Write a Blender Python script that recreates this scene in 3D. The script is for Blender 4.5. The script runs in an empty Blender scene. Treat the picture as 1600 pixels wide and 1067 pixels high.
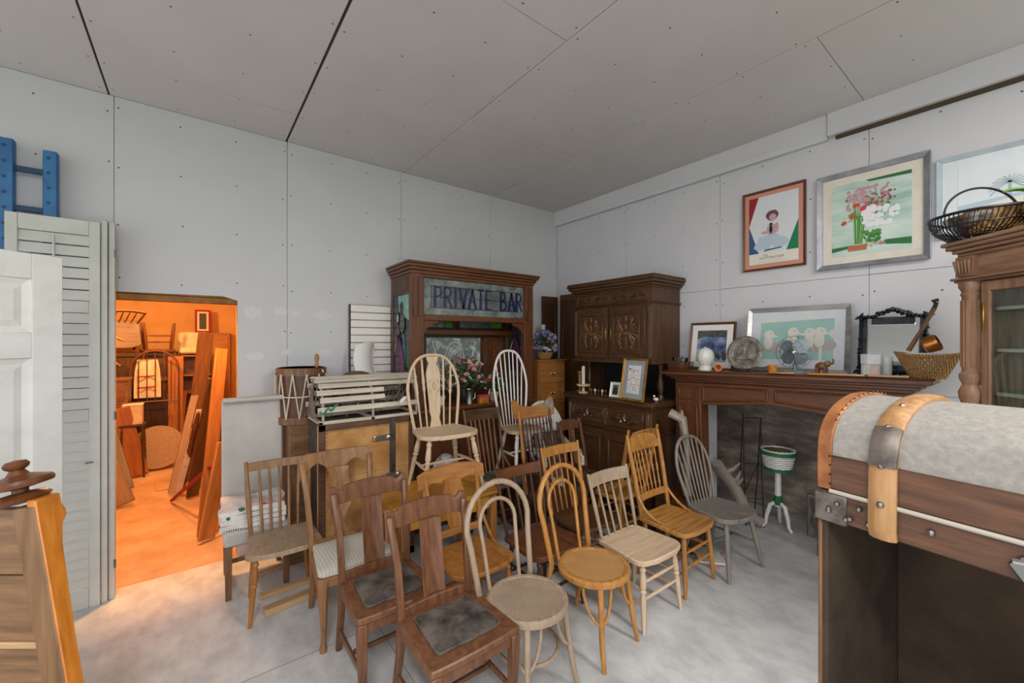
import bpy, bmesh, math, random
from mathutils import Vector, Matrix, Euler
random.seed(7)
S = bpy.context.scene
C = S.collection

# ---------------------------------------------------------------- camera
H = 1.825
cam = bpy.data.objects.new('camera', bpy.data.cameras.new('camera'))
C.objects.link(cam)
cam.location = (0, 0, H)
cam.rotation_euler = (math.pi/2, 0, -math.atan2(.6115, .7912))
cam.data.sensor_width = 36
cam.data.lens = 36*641/1600
cam.data.clip_start = .02
S.camera = cam
# ---------------------------------------------------------------- world: overcast daylight through the open side of the building
w = bpy.data.worlds.new('overcast_sky'); S.world = w; w.use_nodes = True
wb = w.node_tree.nodes['Background']
wb.inputs[0].default_value = (.985, .985, 1.0, 1)
wb.inputs[1].default_value = 1.35
S.view_settings.view_transform = 'Standard'
S.view_settings.look = 'None'
S.view_settings.exposure = .78
S.view_settings.gamma = 1
S.view_settings.use_curve_mapping = False

def area(name, loc, rot, sx, sy, power, col):
    l = bpy.data.lights.new(name, 'AREA'); l.shape = 'RECTANGLE'; l.size = sx; l.size_y = sy
    l.energy = power; l.color = col
    o = bpy.data.objects.new(name, l); C.objects.link(o); o.location = loc; o.rotation_euler = rot
    return o
# added fill lights without fixtures, under the ceiling behind the camera
area('added_fill_light', (-.6, -.9, 3.5), (0, 0, 0), .35, 2.4, 60, (1, .97, .93))
area('added_fill_light', (2.2, -1.6, 3.5), (0, 0, 0), .35, 2.4, 60, (1, .97, .93))

# ---------------------------------------------------------------- materials
MT = {}
def M(name, c1, c2=None, rough=.5, metal=0., kind='noise', scale=6., st=(1, 1, 1), bump=0., alpha=1., trans=0., emit=0., c3=None, lo=.35, hi=.65):
    m = bpy.data.materials.new(name); m.use_nodes = True; MT[name] = m
    nt = m.node_tree; b = nt.nodes['Principled BSDF']
    b.inputs['Roughness'].default_value = rough; b.inputs['Metallic'].default_value = metal
    b.inputs['Base Color'].default_value = (*c1, 1)
    if trans: b.inputs['Transmission Weight'].default_value = trans
    if alpha < 1: b.inputs['Alpha'].default_value = alpha
    if c2 is not None:
        tc = nt.nodes.new('ShaderNodeTexCoord'); mp = nt.nodes.new('ShaderNodeMapping')
        mp.inputs['Scale'].default_value = st
        nt.links.new(tc.outputs['Object'], mp.inputs['Vector'])
        r = nt.nodes.new('ShaderNodeValToRGB')
        r.color_ramp.elements[0].color = (*c1, 1); r.color_ramp.elements[1].color = (*c2, 1)
        r.color_ramp.elements[0].position = lo; r.color_ramp.elements[1].position = hi
        if c3 is not None:
            e = r.color_ramp.elements.new(.5); e.color = (*c3, 1)
        if kind == 'wave':
            t = nt.nodes.new('ShaderNodeTexWave'); t.inputs['Distortion'].default_value = 3; t.inputs['Detail'].default_value = 3
            t.inputs['Scale'].default_value = scale
        elif kind == 'vor':
            t = nt.nodes.new('ShaderNodeTexVoronoi'); t.inputs['Scale'].default_value = scale
        else:
            t = nt.nodes.new('ShaderNodeTexNoise'); t.inputs['Scale'].default_value = scale
            t.inputs['Detail'].default_value = 5; t.inputs['Roughness'].default_value = .62
        nt.links.new(mp.outputs[0], t.inputs['Vector'])
        out = t.outputs['Distance'] if kind == 'vor' else (t.outputs[0])
        nt.links.new(out, r.inputs[0]); nt.links.new(r.outputs[0], b.inputs['Base Color'])
        if bump:
            bp = nt.nodes.new('ShaderNodeBump'); bp.inputs['Strength'].default_value = bump; bp.inputs['Distance'].default_value = .01
            nt.links.new(out, bp.inputs['Height']); nt.links.new(bp.outputs[0], b.inputs['Normal'])
    return m
def wood(name, c1, c2, rough=.38, scale=5., axis='z', bump=.08):
    st = {'z': (7, 7, .7), 'x': (.7, 7, 7), 'y': (7, .7, 7)}[axis]
    return M(name, c1, c2, rough, 0, 'noise', scale, st, bump, lo=.3, hi=.7)
def hexc(h):
    v = [int(h[i:i+2], 16)/255 for i in (0, 2, 4)]
    return tuple(x/12.92 if x <= .04045 else ((x+.055)/1.055)**2.4 for x in v)
X = hexc

# ---------------------------------------------------------------- mesh helpers
class MB:
    def __init__(s): s.v = []; s.f = []; s.mi = []; s.m = 0; s.T = None
    def add(s, vs, fs):
        o = len(s.v)
        for p in vs:
            p = Vector(p)
            s.v.append(s.T @ p if s.T is not None else p)
        for f in fs: s.f.append([i+o for i in f]); s.mi.append(s.m)
        return s
    def box(s, x0, x1, y0, y1, z0, z1, R=None):
        vs = [Vector((x, y, z)) for z in (z0, z1) for y in (y0, y1) for x in (x0, x1)]
        if R is not None:
            c = Vector(((x0+x1)/2, (y0+y1)/2, (z0+z1)/2)); r = Euler(R).to_matrix()
            vs = [c + r @ (p-c) for p in vs]
        return s.add(vs, [(0, 2, 3, 1), (4, 5, 7, 6), (0, 1, 5, 4), (2, 6, 7, 3), (0, 4, 6, 2), (1, 3, 7, 5)])
    def tube(s, pts, r, n=8, cap=True, closed=False, flat=1., flatb=1.):
        P = [Vector(p) for p in pts]; k = len(P)
        R = r if isinstance(r, (list, tuple)) else [r]*k
        vs = []; up = None
        for i in range(k):
            if closed: t = P[(i+1) % k]-P[i-1]
            else: t = P[min(i+1, k-1)]-P[max(i-1, 0)]
            if t.length < 1e-9: t = Vector((0, 0, 1))
            t.normalize()
            if up is None:
                a = Vector((0, 0, 1)) if abs(t.z) < .8 else Vector((1, 0, 0))
                up = (a - t*a.dot(t)).normalized()
            else:
                up = up - t*up.dot(t)
                if up.length < 1e-6: up = t.orthogonal()
                up.normalize()
            b = t.cross(up)
            for j in range(n):
                a = 2*math.pi*(j+.5)/n
                vs.append(P[i] + (up*math.cos(a)*flat + b*math.sin(a)*flatb)*R[i])
        fs = []
        for i in range(k if closed else k-1):
            for j in range(n):
                a, b2 = i*n+j, i*n+(j+1) % n; i2 = (i+1) % k
                fs.append((a, b2, i2*n+(j+1) % n, i2*n+j))
        if cap and not closed:
            fs.append(tuple(range(n))[::-1]); fs.append(tuple((k-1)*n+j for j in range(n)))
        return s.add(vs, fs)
    def bar(s, pts, w):
        """rectangular post; sections stay horizontal; w = (wx, wy) or a list of them"""
        k = len(pts); W = w if isinstance(w, list) else [w]*k
        vs = []; fs = []
        for p, (a, b) in zip(pts, W):
            x, y, z = p
            vs += [(x-a/2, y-b/2, z), (x+a/2, y-b/2, z), (x+a/2, y+b/2, z), (x-a/2, y+b/2, z)]
        for i in range(k-1):
            for j in range(4):
                fs.append((i*4+j, i*4+(j+1) % 4, i*4+4+(j+1) % 4, i*4+4+j))
        fs += [(3, 2, 1, 0), tuple(k*4-4+j for j in range(4))]
        return s.add(vs, fs)
    def lathe(s, prof, c=(0, 0, 0), n=16, R=None, lobes=0, amp=0.):
        c = Vector(c); r3 = Euler(R).to_matrix() if R is not None else None
        vs = []; fs = []
        for (r, z) in prof:
            for j in range(n):
                a = 2*math.pi*j/n
                rr = r*(1+amp*abs(math.sin(lobes*a/2))) if lobes else r
                p = Vector((rr*math.cos(a), rr*math.sin(a), z))
                vs.append(c + (r3 @ p if r3 else p))
        k = len(prof)
        for i in range(k-1):
            for j in range(n):
                fs.append((i*n+j, i*n+(j+1) % n, (i+1)*n+(j+1) % n, (i+1)*n+j))
        if prof[0][0] > 1e-5: fs.append(tuple(range(n))[::-1])
        if prof[-1][0] > 1e-5: fs.append(tuple((k-1)*n+j for j in range(n)))
        return s.add(vs, fs)
    def prism(s, poly, a, b, plane='xy'):
        """extrude a 2D outline between a and b along the remaining axis"""
        def q(u, v, w_): return {'xy': (u, v, w_), 'xz': (u, w_, v), 'yz': (w_, u, v)}[plane]
        n = len(poly)
        vs = [q(u, v, a) for u, v in poly] + [q(u, v, b) for u, v in poly]
        fs = [tuple(range(n))[::-1], tuple(range(n, 2*n))] + [(i, (i+1) % n, n+(i+1) % n, n+i) for i in range(n)]
        return s.add(vs, fs)
    def grid(s, fn, nu, nv, cu=False, cv=False):
        vs = [fn(i/(nu if cu else nu-1), j/(nv if cv else nv-1)) for i in range(nu) for j in range(nv)]
        fs = [(i*nv+j, ((i+1) % nu)*nv+j, ((i+1) % nu)*nv+(j+1) % nv, i*nv+(j+1) % nv)
              for i in range(nu if cu else nu-1) for j in range(nv if cv else nv-1)]
        return s.add(vs, fs)
    def slab(s, fn, nu, nv, th):
        """closed shell: fn(u,v)->point ; th vector function or constant Vector"""
        th = Vector(th)
        A = [Vector(fn(i/(nu-1), j/(nv-1))) for i in range(nu) for j in range(nv)]
        N = nu*nv; vs = A + [p+th for p in A]
        fs = []
        for i in range(nu-1):
            for j in range(nv-1):
                a, b, c, d = i*nv+j, (i+1)*nv+j, (i+1)*nv+j+1, i*nv+j+1
                fs += [(a, b, c, d), (N+d, N+c, N+b, N+a)]
        for i in range(nu-1):
            a, b = i*nv, (i+1)*nv; fs.append((b, a, N+a, N+b))
            a, b = i*nv+nv-1, (i+1)*nv+nv-1; fs.append((a, b, N+b, N+a))
        for j in range(nv-1):
            a, b = j, j+1; fs.append((a, b, N+b, N+a))
            a, b = (nu-1)*nv+j, (nu-1)*nv+j+1; fs.append((b, a, N+a, N+b))
        return s.add(vs, fs)
    def ball(s, c, r, n=8, sc=(1, 1, 1)):
        k = n//2+1
        prof = [(max(1e-6, r*math.sin(math.pi*i/(k-1))), -r*math.cos(math.pi*i/(k-1))) for i in range(k)]
        vs = []; fs = []
        for rr, z in prof:
            for j in range(n):
                a = 2*math.pi*j/n
                vs.append((c[0]+rr*math.cos(a)*sc[0], c[1]+rr*math.sin(a)*sc[1], c[2]+z*sc[2]))
        for i in range(k-1):
            for j in range(n): fs.append((i*n+j, i*n+(j+1) % n, (i+1)*n+(j+1) % n, (i+1)*n+j))
        return s.add(vs, fs)
    def build(s, name, mat, parent=None, bevel=0., ang=38, loc=None, rot=None):
        me = bpy.data.meshes.new(name)
        bm = bmesh.new()
        V = [bm.verts.new(p) for p in s.v]
        for f, mi in zip(s.f, s.mi):
            try:
                F_ = bm.faces.new([V[i] for i in f]); F_.material_index = mi
            except ValueError: pass
        bmesh.ops.recalc_face_normals(bm, faces=bm.faces)
        if bevel:
            es = [e for e in bm.edges if len(e.link_faces) == 2 and e.calc_face_angle(0) > .7]
            bmesh.ops.bevel(bm, geom=es, offset=bevel, segments=1, affect='EDGES', clamp_overlap=True)
        bm.to_mesh(me); bm.free()
        me.polygons.foreach_set('use_smooth', [True]*len(me.polygons))
        me.set_sharp_from_angle(angle=math.radians(ang))
        for m in (mat if isinstance(mat, (list, tuple)) else [mat]): me.materials.append(MT[m] if isinstance(m, str) else m)
        o = bpy.data.objects.new(name, me); C.objects.link(o)
        if parent is not None: o.parent = parent
        if loc is not None: o.location = loc
        if rot is not None: o.rotation_euler = rot
        return o
def tag(o, label, cat, group=None):
    o['label'] = label; o['category'] = cat
    if group: o['group'] = group
    return o
def thing(name, label, cat, loc=(0, 0, 0), rz=0., group=None, rot=None):
    o = bpy.data.objects.new(name, None); C.objects.link(o); o.empty_display_size = .1
    o.location = loc; o.rotation_euler = rot if rot is not None else (0, 0, rz)
    return tag(o, label, cat, group)
def struct(o): o['kind'] = 'structure'; return o
def share(o, parent, loc=None, rot=None):
    c = o.copy(); C.objects.link(c); c.parent = parent
    if loc is not None: c.location = loc
    if rot is not None: c.rotation_euler = rot
    return c
def bx(name, mat, parent, *a, bevel=.003, R=None): return MB().box(*a, R=R).build(name, mat, parent, bevel)
def lerp(a, b, t): return tuple(x+(y-x)*t for x, y in zip(a, b))
def arc(c, r, a0, a1, n, plane='xz', ry=None):
    out = []
    for i in range(n):
        a = math.radians(a0+(a1-a0)*i/(n-1)); u = c[0]+r*math.cos(a); v = c[1]+(ry or r)*math.sin(a)
        out.append((u, v))
    return out
def rrect(x0, x1, y0, y1, r, n=5):
    p = []
    for cx, cy, a in ((x1-r, y1-r, 0), (x0+r, y1-r, 90), (x0+r, y0+r, 180), (x1-r, y0+r, 270)):
        p += arc((cx, cy), r, a, a+90, n)
    return p
F = 641.
def pdir(px): return (.6115*F+.7912*(px-800), .7912*F-.6115*(px-800))
def onZ(px, py, z=0.):
    s = (H-z)/(py-533.5); a = pdir(px); return (a[0]*s, a[1]*s, z)
def onY(px, py, Y):
    a = pdir(px); s = Y/a[1]; return (a[0]*s, Y, H+(533.5-py)*s)
def onX(px, py, X_):
    a = pdir(px); s = X_/a[0]; return (X_, a[1]*s, H+(533.5-py)*s)

# ---------------------------------------------------------------- palette
M('board', X('c5c5c9'), X('c9c9cd'), .9, scale=1.6, bump=.02)
M('ceil', X('c6c2c1'), X('cbc7c6'), .92, scale=1.4, bump=.02)
M('gap', X('4a3c2c'), rough=.9)
M('screw', X('4c4a47'), rough=.6)
M('concrete', X('b3b4b5'), X('cfd0d0'), .75, scale=7, st=(1, .6, 1), bump=.06, c3=X('c3c4c4'))
M('grass', X('4d6b2c'), X('6f8c3f'), .95, scale=9)
M('studwood', X('7a4f26'), X('a5733c'), .8, scale=8)
M('room2', X('c99d66'), X('d6ac78'), .9, scale=2)  # store room walls, some of the warm lamp light put into their colour
M('floor2', X('ad8c6c'), X('c8a98a'), .85, scale=2.5)
wood('walnut', X('33200f'), X('5c3c20'), .4)
wood('walnut_x', X('33200f'), X('5f3e22'), .4, axis='x')
wood('mahog', X('4a2714'), X('6e4023'), .36)
wood('mahog_x', X('4a2714'), X('70421f'), .36, axis='x')
wood('redbrown', X('553320'), X('7c5338'), .38)
wood('tanbrown', X('74502f'), X('a1754c'), .42)
wood('tanbrown_x', X('74502f'), X('a57a50'), .42, axis='x')
M('joint', X('83817e'), rough=.9)
wood('oak', X('8a5526'), X('ad7438'), .42)
wood('oak_x', X('8a5526'), X('b07a3e'), .42, axis='x')
wood('amber', X('99622c'), X('c08c4a'), .33)
wood('amber_x', X('99622c'), X('c4914f'), .33, axis='x')
wood('pale', X('bda184'), X('d3bb9e'), .6)
wood('pale_x', X('b99c7e'), X('d3bb9e'), .6, axis='x')
wood('driftgrey', X('8d8377'), X('a59a8d'), .6)
wood('weather', X('8f7b66'), X('ac9781'), .55)
wood('greypaint', X('767068'), X('8f8982'), .45)
wood('darkspin', X('2e1c14'), X('5a3724'), .3)
wood('brown', X('5e4029'), X('86603c'), .45)
wood('brown_x', X('5e4029'), X('8a6542'), .45, axis='x')
wood('pine', X('a9701f'), X('cf9440'), .4, axis='x')
wood('ash', X('a8855c'), X('cbab82'), .6, axis='x')
M('leather', X('2c2927'), X('6b645d'), .45, scale=9, bump=.1)
M('white', X('dcdad5'), X('e6e4e0'), .55, scale=4)
M('whitegloss', X('dddcd8'), rough=.3)
M('black', X('17171a'), rough=.4)
M('iron', X('2b2a29'), X('45423f'), .55, .6, scale=20)
M('chrome', X('c9c9c9'), rough=.2, metal=1)
M('steel', X('8f8f90'), rough=.35, metal=1)
M('brass', X('b08a45'), rough=.35, metal=1)
m_ = M('glass', X('e8efee'), rough=.05)
nt_ = m_.node_tree; tr_ = nt_.nodes.new('ShaderNodeBsdfTransparent'); gl_ = nt_.nodes.new('ShaderNodeBsdfGlossy'); fr_ = nt_.nodes.new('ShaderNodeFresnel'); mx_ = nt_.nodes.new('ShaderNodeMixShader')
tr_.inputs[0].default_value = (.93, .95, .94, 1); gl_.inputs['Roughness'].default_value = .03; fr_.inputs[0].default_value = 1.35
nt_.links.new(fr_.outputs[0], mx_.inputs[0]); nt_.links.new(tr_.outputs[0], mx_.inputs[1]); nt_.links.new(gl_.outputs[0], mx_.inputs[2]); nt_.links.new(mx_.outputs[0], nt_.nodes['Material Output'].inputs[0])
M('mirror', X('c9cdcd'), rough=.06, metal=1)
M('greyleather', X('a9a6a1'), X('bbb8b3'), .45, scale=3, bump=.04)

# ---------------------------------------------------------------- the room
YA, XB, ZC = 4.178, 4.026, 3.63
fl = struct(MB().box(-6, XB+.4, -6, YA, -.2, 0).build('floor', 'concrete'))
MB().box(-4, 3, YA, 10, -.2, 0).build('adjoining_floor', 'floor2', fl)
# shallow saw cuts in the slab
j = MB()
for y in (2.62,): j.box(-6, XB, y-.002, y+.002, -.002, .0008)
for x in (.93,): j.box(x-.002, x+.002, -6, YA, -.002, .0008)
j.build('control_joint', 'joint', fl)
lawn = MB(); lawn.grid(lambda u, v: (-40+80*u, -46+40*v, -.21), 2, 2); lawn.grid(lambda u, v: (4.43+40*u, -46+90*v, -.21+4.4*u), 2, 2)
struct(lawn.build('lawn', 'grass'))
# recess behind the fireplace opening
MB().box(XB+.4, 5.2, .2, 2.9, -.2, 0).build('recess_floor', 'concrete', fl)
struct(MB().box(5.1, 5.2, .2, 2.9, 0, 1.6).build('wall_recess_back', 'board')); struct(MB().box(4.276, 5.1, 2.8, 2.9, 0, 1.6).build('wall_recess_left', 'board')); struct(MB().box(4.276, 5.1, .2, .3, 0, 1.6).build('wall_recess_right', 'board')); struct(MB().box(4.276, 5.2, .2, 2.9, 1.6, 1.7).build('ceiling_recess', 'board'))
DX0, DX1, DZ = -.5, .285, 2.19
wa = struct(MB().box(-6, DX0, YA+.012, YA+.13, 0, ZC).box(DX1, XB+.2, YA+.012, YA+.13, 0, ZC).box(DX0, DX1, YA+.012, YA+.13, DZ, ZC).build('wall_left', 'studwood'))
def sheet(par, poly, plane, a, b, mat='board'):
    MB().prism(poly, a, b, plane).build('gypsum_panel', mat, par, .0015)
g = .0014
xs = [-6, -3.86, -2.73, -1.6, -.471, .661, 1.739, 2.889, XB]
for a, b in zip(xs, xs[1:]):
    a += g; b -= g
    if a < DX0 < b:      # sheet left of the doorway
        sheet(wa, [(a, 0), (DX0, 0), (DX0, DZ+.01), (b, DZ+.004), (b, ZC), (a, ZC)], 'xz', YA, YA+.012)
    elif a < 0 < b:
        sheet(wa, [(a, DZ+.004), (DX1-.1, DZ+.012), (DX1, DZ-.02), (DX1, 0), (b, 0), (b, ZC), (a, ZC)], 'xz', YA, YA+.012)
    else:
        sheet(wa, [(a, 0), (b, 0), (b, ZC), (a, ZC)], 'xz', YA, YA+.012)
GY, GZ = .26, 2.34
wB = struct(MB().box(XB+.012, XB+.25, 2.07, YA+.13, 0, 1.45).box(XB+.012, XB+.25, GY, .5, 0, 1.45).box(XB+.012, XB+.25, GY, YA+.13, 1.45, ZC).box(XB+.012, XB+.13, -3.2, GY, GZ, ZC).build('wall_right', 'studwood'))
ys = [YA, 3.01, 1.913, .802, -.3, -1.4, -2.5, -3.2]
for b, a in zip(ys, ys[1:]):
    for z0, z1 in ((0, 1.45), (1.45, 2.33), (2.33, ZC)):
        if z0 < 2.3:
            if b <= GY: continue
            a_ = max(a, GY); b_ = b
            if z0 == 0:
                if b < 2.07 and a > .5: continue
                if a < 2.07 < b: a_ = 2.07
                elif a_ < .5 < b: b_ = .5
            sheet(wB, [(a_+g, z0+g), (b_-g, z0+g), (b_-g, z1-g), (a_+g, z1-g)], 'yz', XB, XB+.012); continue
        sheet(wB, [(a+g, z0+g), (b-g, z0+g), (b-g, z1-g), (a+g, z1-g)], 'yz', XB, XB+.012)
bx('jamb_board', 'board', wB, XB, XB+.25, 2.062, 2.07, 0, 1.45)
ce = struct(MB().box(-6, XB+.2, -3.2, YA+.2, ZC+.012, ZC+.1).build('ceiling', 'gap'))
cols = [(-6, -4.0), (-4.0, -2.8), (-2.8, -1.65), (-1.65, -.5), (-.5, .654), (.654, 1.77), (1.77, 2.92), (2.92, XB)]
cut = {4: [3.64, 1.2, -1.2], 5: [1.75, -.7], 6: [2.8, .36, -2], 7: [.82, -1.6], 3: [2.4, 0], 2: [3.4, 1], 1: [2, -.4], 0: [3, .5]}
for i, (a, b) in enumerate(cols):
    yy = [YA] + cut[i] + [-3.2]
    gl = .009 if i in (4, 7) else .003
    for p, q in zip(yy, yy[1:]):
        sheet(ce, [(a+(.009 if i in (5, 4) else .003), q+.002), (b-(.009 if i == 4 else .003), q+.002), (b-(.009 if i == 4 else .003), p-.002), (a+(.009 if i in (5, 4) else .003), p-.002)], 'xy', ZC, ZC+.012, 'ceil')
# screw heads on the sheets
sc = MB()
def disc(p, ax):
    r = .0065
    u, v = {'y': ((1, 0, 0), (0, 0, 1)), 'x': ((0, 1, 0), (0, 0, 1)), 'z': ((1, 0, 0), (0, 1, 0))}[ax]
    u = Vector(u)*r; v = Vector(v)*r; p = Vector(p)
    sc.add([p+u*math.cos(k*math.pi/3)+v*math.sin(k*math.pi/3) for k in range(6)], [tuple(range(6))])
for a, b in zip(xs[2:], xs[3:]):
    for i in range(4):
        x = a+.03+(b-a-.06)*i/3
        for k in range(9):
            z = .25+k*.41+random.uniform(-.03, .03)
            if DX0-.03 < x < DX1+.03 and z < DZ+.03: continue
            disc((x+random.uniform(-.01, .01), YA-.0012, z), 'y')
o_ = sc.build('screw_heads', 'screw', wa); o_['kind'] = 'stuff'
sc = MB()
for b, a in zip(ys, ys[1:]):
    for i in range(4):
        y = a+.03+(b-a-.06)*i/3
        for k in range(9):
            if .25+k*.39 < 1.5 and .45 < y < 2.1: continue
            if y > GY+.03 or .25+k*.39 > GZ+.03: disc((XB-.0012, y+random.uniform(-.01, .01), .25+k*.39+random.uniform(-.03, .03)), 'x')
o_ = sc.build('screw_heads', 'screw', wB); o_['kind'] = 'stuff'
sc = MB()
for i, (a, b) in enumerate(cols[2:]):
    for ii in range(4):
        x = a+.035+(b-a-.07)*ii/3
        for k in range(18): disc((x, YA-.1-k*.4+random.uniform(-.04, .04), ZC-.0012), 'z')
o_ = sc.build('screw_heads', 'screw', ce); o_['kind'] = 'stuff'
# boxed header along the top of the right wall, with the bare gap under its near half
t1 = struct(MB().box(XB-.05, XB, 1.05, YA, 3.43, ZC).build('trim_1', 'board', bevel=.003))
MB().box(XB-.062, XB-.05, 1.3, YA, 3.425, 3.475).build('edge_strip', 'board', t1, .002)
t2 = struct(MB().box(XB-.065, XB, -3.2, 1.045, 3.45, ZC).build('trim_2', 'board', bevel=.003))
MB().box(XB-.03, XB-.002, -3.2, 1.0, 3.425, 3.449).build('bare_joist', 'gap', t2)
# adjoining store room
r2 = struct(MB().box(-2.6, .9, 9.3, 9.4, 0, 2.75).build('wall_back', 'room2'))
struct(MB().box(.86, .96, YA+.13, 9.4, 0, 2.75).build('wall_adjoining_right', 'room2'))
struct(MB().box(-2.7, -2.6, YA+.13, 9.4, 0, 2.75).build('wall_adjoining_left', 'room2'))
struct(MB().box(-2.7, .96, YA+.13, 9.4, 2.75, 2.85).build('ceiling_adjoining', 'room2'))
bx('header_beam', 'studwood', wa, DX0, DX1, YA+.03, YA+.12, DZ-.05, DZ-.002)

# pale filler patches smeared on the left wall
M('filler', X('cfcfd2'), rough=.95)
pt = MB(); rp = random.Random(14)
for px_, py_, r_ in ((395, 488, .09), (440, 487, .07), (463, 489, .05), (505, 493, .08), (397, 556, .07), (447, 550, .05), (508, 550, .07)):
    q = onY(px_, py_, YA-.0008)
    pt.add([(q[0]+r_*rp.uniform(.6, 1.1)*math.cos(a), q[1], q[2]+r_*.8*rp.uniform(.4, 1.1)*math.sin(a)) for a in [2*math.pi*k/11 for k in range(11)]], [tuple(range(11))])
pt.build('filler_patches', 'filler', wa)['kind'] = 'stuff'
# ================================================================ chairs (each faces -Y in its own frame, origin on the floor)
CH = 'old chairs set out in rows'
def turned(p0, p1, r, n=10, style='v', m=None):
    """turned stick from p0 to p1"""
    prof = {'v': [(0, .75), (.06, .8), (.1, 1.15), (.13, .8), (.2, 1.0), (.34, 1.15), (.38, .8), (.41, 1.2), (.44, .8), (.5, .95), (.75, .8), (.93, .62), (1, .6)],
            's': [(0, .7), (.5, 1.0), (1, .7)],
            'r': [(0, .6), (.2, .85), (.5, 1.1), (.8, .85), (1, .6)],
            'p': [(0, 1), (1, .62)],
            'q': [(0, .9), (.5, 1), (.8, .85), (1, .6)],
            'b': [(0, .6), (.12, .9), (.16, 1.25), (.2, .8), (.4, .8), (.45, 1.3), (.5, 1.0), (.55, 1.3), (.6, .8), (.8, .8), (.84, 1.25), (.88, .9), (1, .6)],
            'f': [(0, .6), (.1, .7), (.5, .72), (.56, 1.3), (.6, .9), (.64, 1.35), (.72, 1.05), (.85, .85), (1, .7)]}[style]
    mb = m or MB()
    return mb.tube([lerp(p0, p1, t) for t, _ in prof], [r*k for _, k in prof], n)
def stick(root, name, mat, p0, p1, r, style='v', n=10): return turned(p0, p1, r, n, style).build(name, mat, root)
def seat_board(root, mat, poly, z0, z1, name='seat', dish=.0, bevel=.008, mats=None):
    cx = sum(p[0] for p in poly)/len(poly); cy = sum(p[1] for p in poly)/len(poly)
    n = len(poly); mb = MB()
    rings = [(.94, z0), (1.0, z0+.006), (1.0, z1-.006), (.97, z1), (.75, z1-dish*.6), (.4, z1-dish)]
    vs = []
    for k, z in rings: vs += [(cx+(x-cx)*k, cy+(y-cy)*k, z) for x, y in poly]
    vs.append((cx, cy, z1-dish)); fs = [tuple(range(n))[::-1]]
    for i in range(len(rings)-1):
        for j in range(n): fs.append((i*n+j, i*n+(j+1) % n, (i+1)*n+(j+1) % n, (i+1)*n+j))
    b = (len(rings)-1)*n
    for j in range(n): fs.append((b+j, b+(j+1) % n, len(vs)-1))
    return mb.add(vs, fs).build(name, mat, root)
def shield(wf, wb, d, r=.06, bow=.03, n=6):
    """seat outline: front (-y) width wf, back width wb, rounded corners and a bowed front"""
    P = []
    pts = [(wb/2, d/2, r*.5), (-wb/2, d/2, r*.5), (-wf/2, -d/2, r), (wf/2, -d/2, r)]
    for k, (x, y, rr) in enumerate(pts):
        a0 = (0, 90, 180, 270)[k]; sx = 1 if x > 0 else -1; sy = 1 if y > 0 else -1
        P += arc((x-sx*rr, y-sy*rr), rr, a0, a0+90, n)
        if k == 2:
            P += [(-wf/4, -d/2-bow*.75), (0, -d/2-bow), (wf/4, -d/2-bow*.75)]
    return P
def crest(root, mat, w, zb, zt, y0, bow=.03, th=.02, lean=.18, top=None, bot=None, name='crest_rail', nx=17, nz=4, zref=None):
    """curved back board; top(u)/bot(u) add to the outline, u in -1..1"""
    zr = zb if zref is None else zref
    def fn(u, v):
        s = u*2-1
        t_ = zt+(top(s) if top else 0); b_ = zb+(bot(s) if bot else 0)
        z = b_+(t_-b_)*v
        return (s*w/2, y0+bow*(1-s*s)+lean*(z-zr), z)
    return MB().slab(fn, nx, nz, (0, th, 0)).build(name, mat, root, .003)
def rungs(root, mat, L, zs, r=.011, style='r'):
    """L: dict of leg lines fl, fr, bl, br (top, bottom); zs: list of (pair, z)"""
    def at(k, z):
        a, b = L[k]; t = (z-a[2])/(b[2]-a[2]); return lerp(a, b, t)
    for p, q, z in zs: stick(root, 'stretcher', mat, at(p, z), at(q, z), r, style, 8)
def leglines(wf, wb, d, sh, splay=.04, sb=None, inset=.05):
    sb = splay if sb is None else sb
    return {'fl': ((-wf/2+inset, -d/2+inset, sh), (-wf/2+inset-splay, -d/2+inset-splay, 0)),
            'fr': ((wf/2-inset, -d/2+inset, sh), (wf/2-inset+splay, -d/2+inset-splay, 0)),
            'bl': ((-wb/2+inset, d/2-inset, sh), (-wb/2+inset-splay, d/2-inset+sb, 0)),
            'br': ((wb/2-inset, d/2-inset, sh), (wb/2-inset+splay, d/2-inset+sb, 0))}
def fourlegs(root, mat, L, r=.02, style='v', rear=None):
    for k in ('fl', 'fr', 'bl', 'br'):
        stick(root, 'leg', mat, L[k][0], L[k][1], r, (rear or style) if k[0] == 'b' else style)

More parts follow.
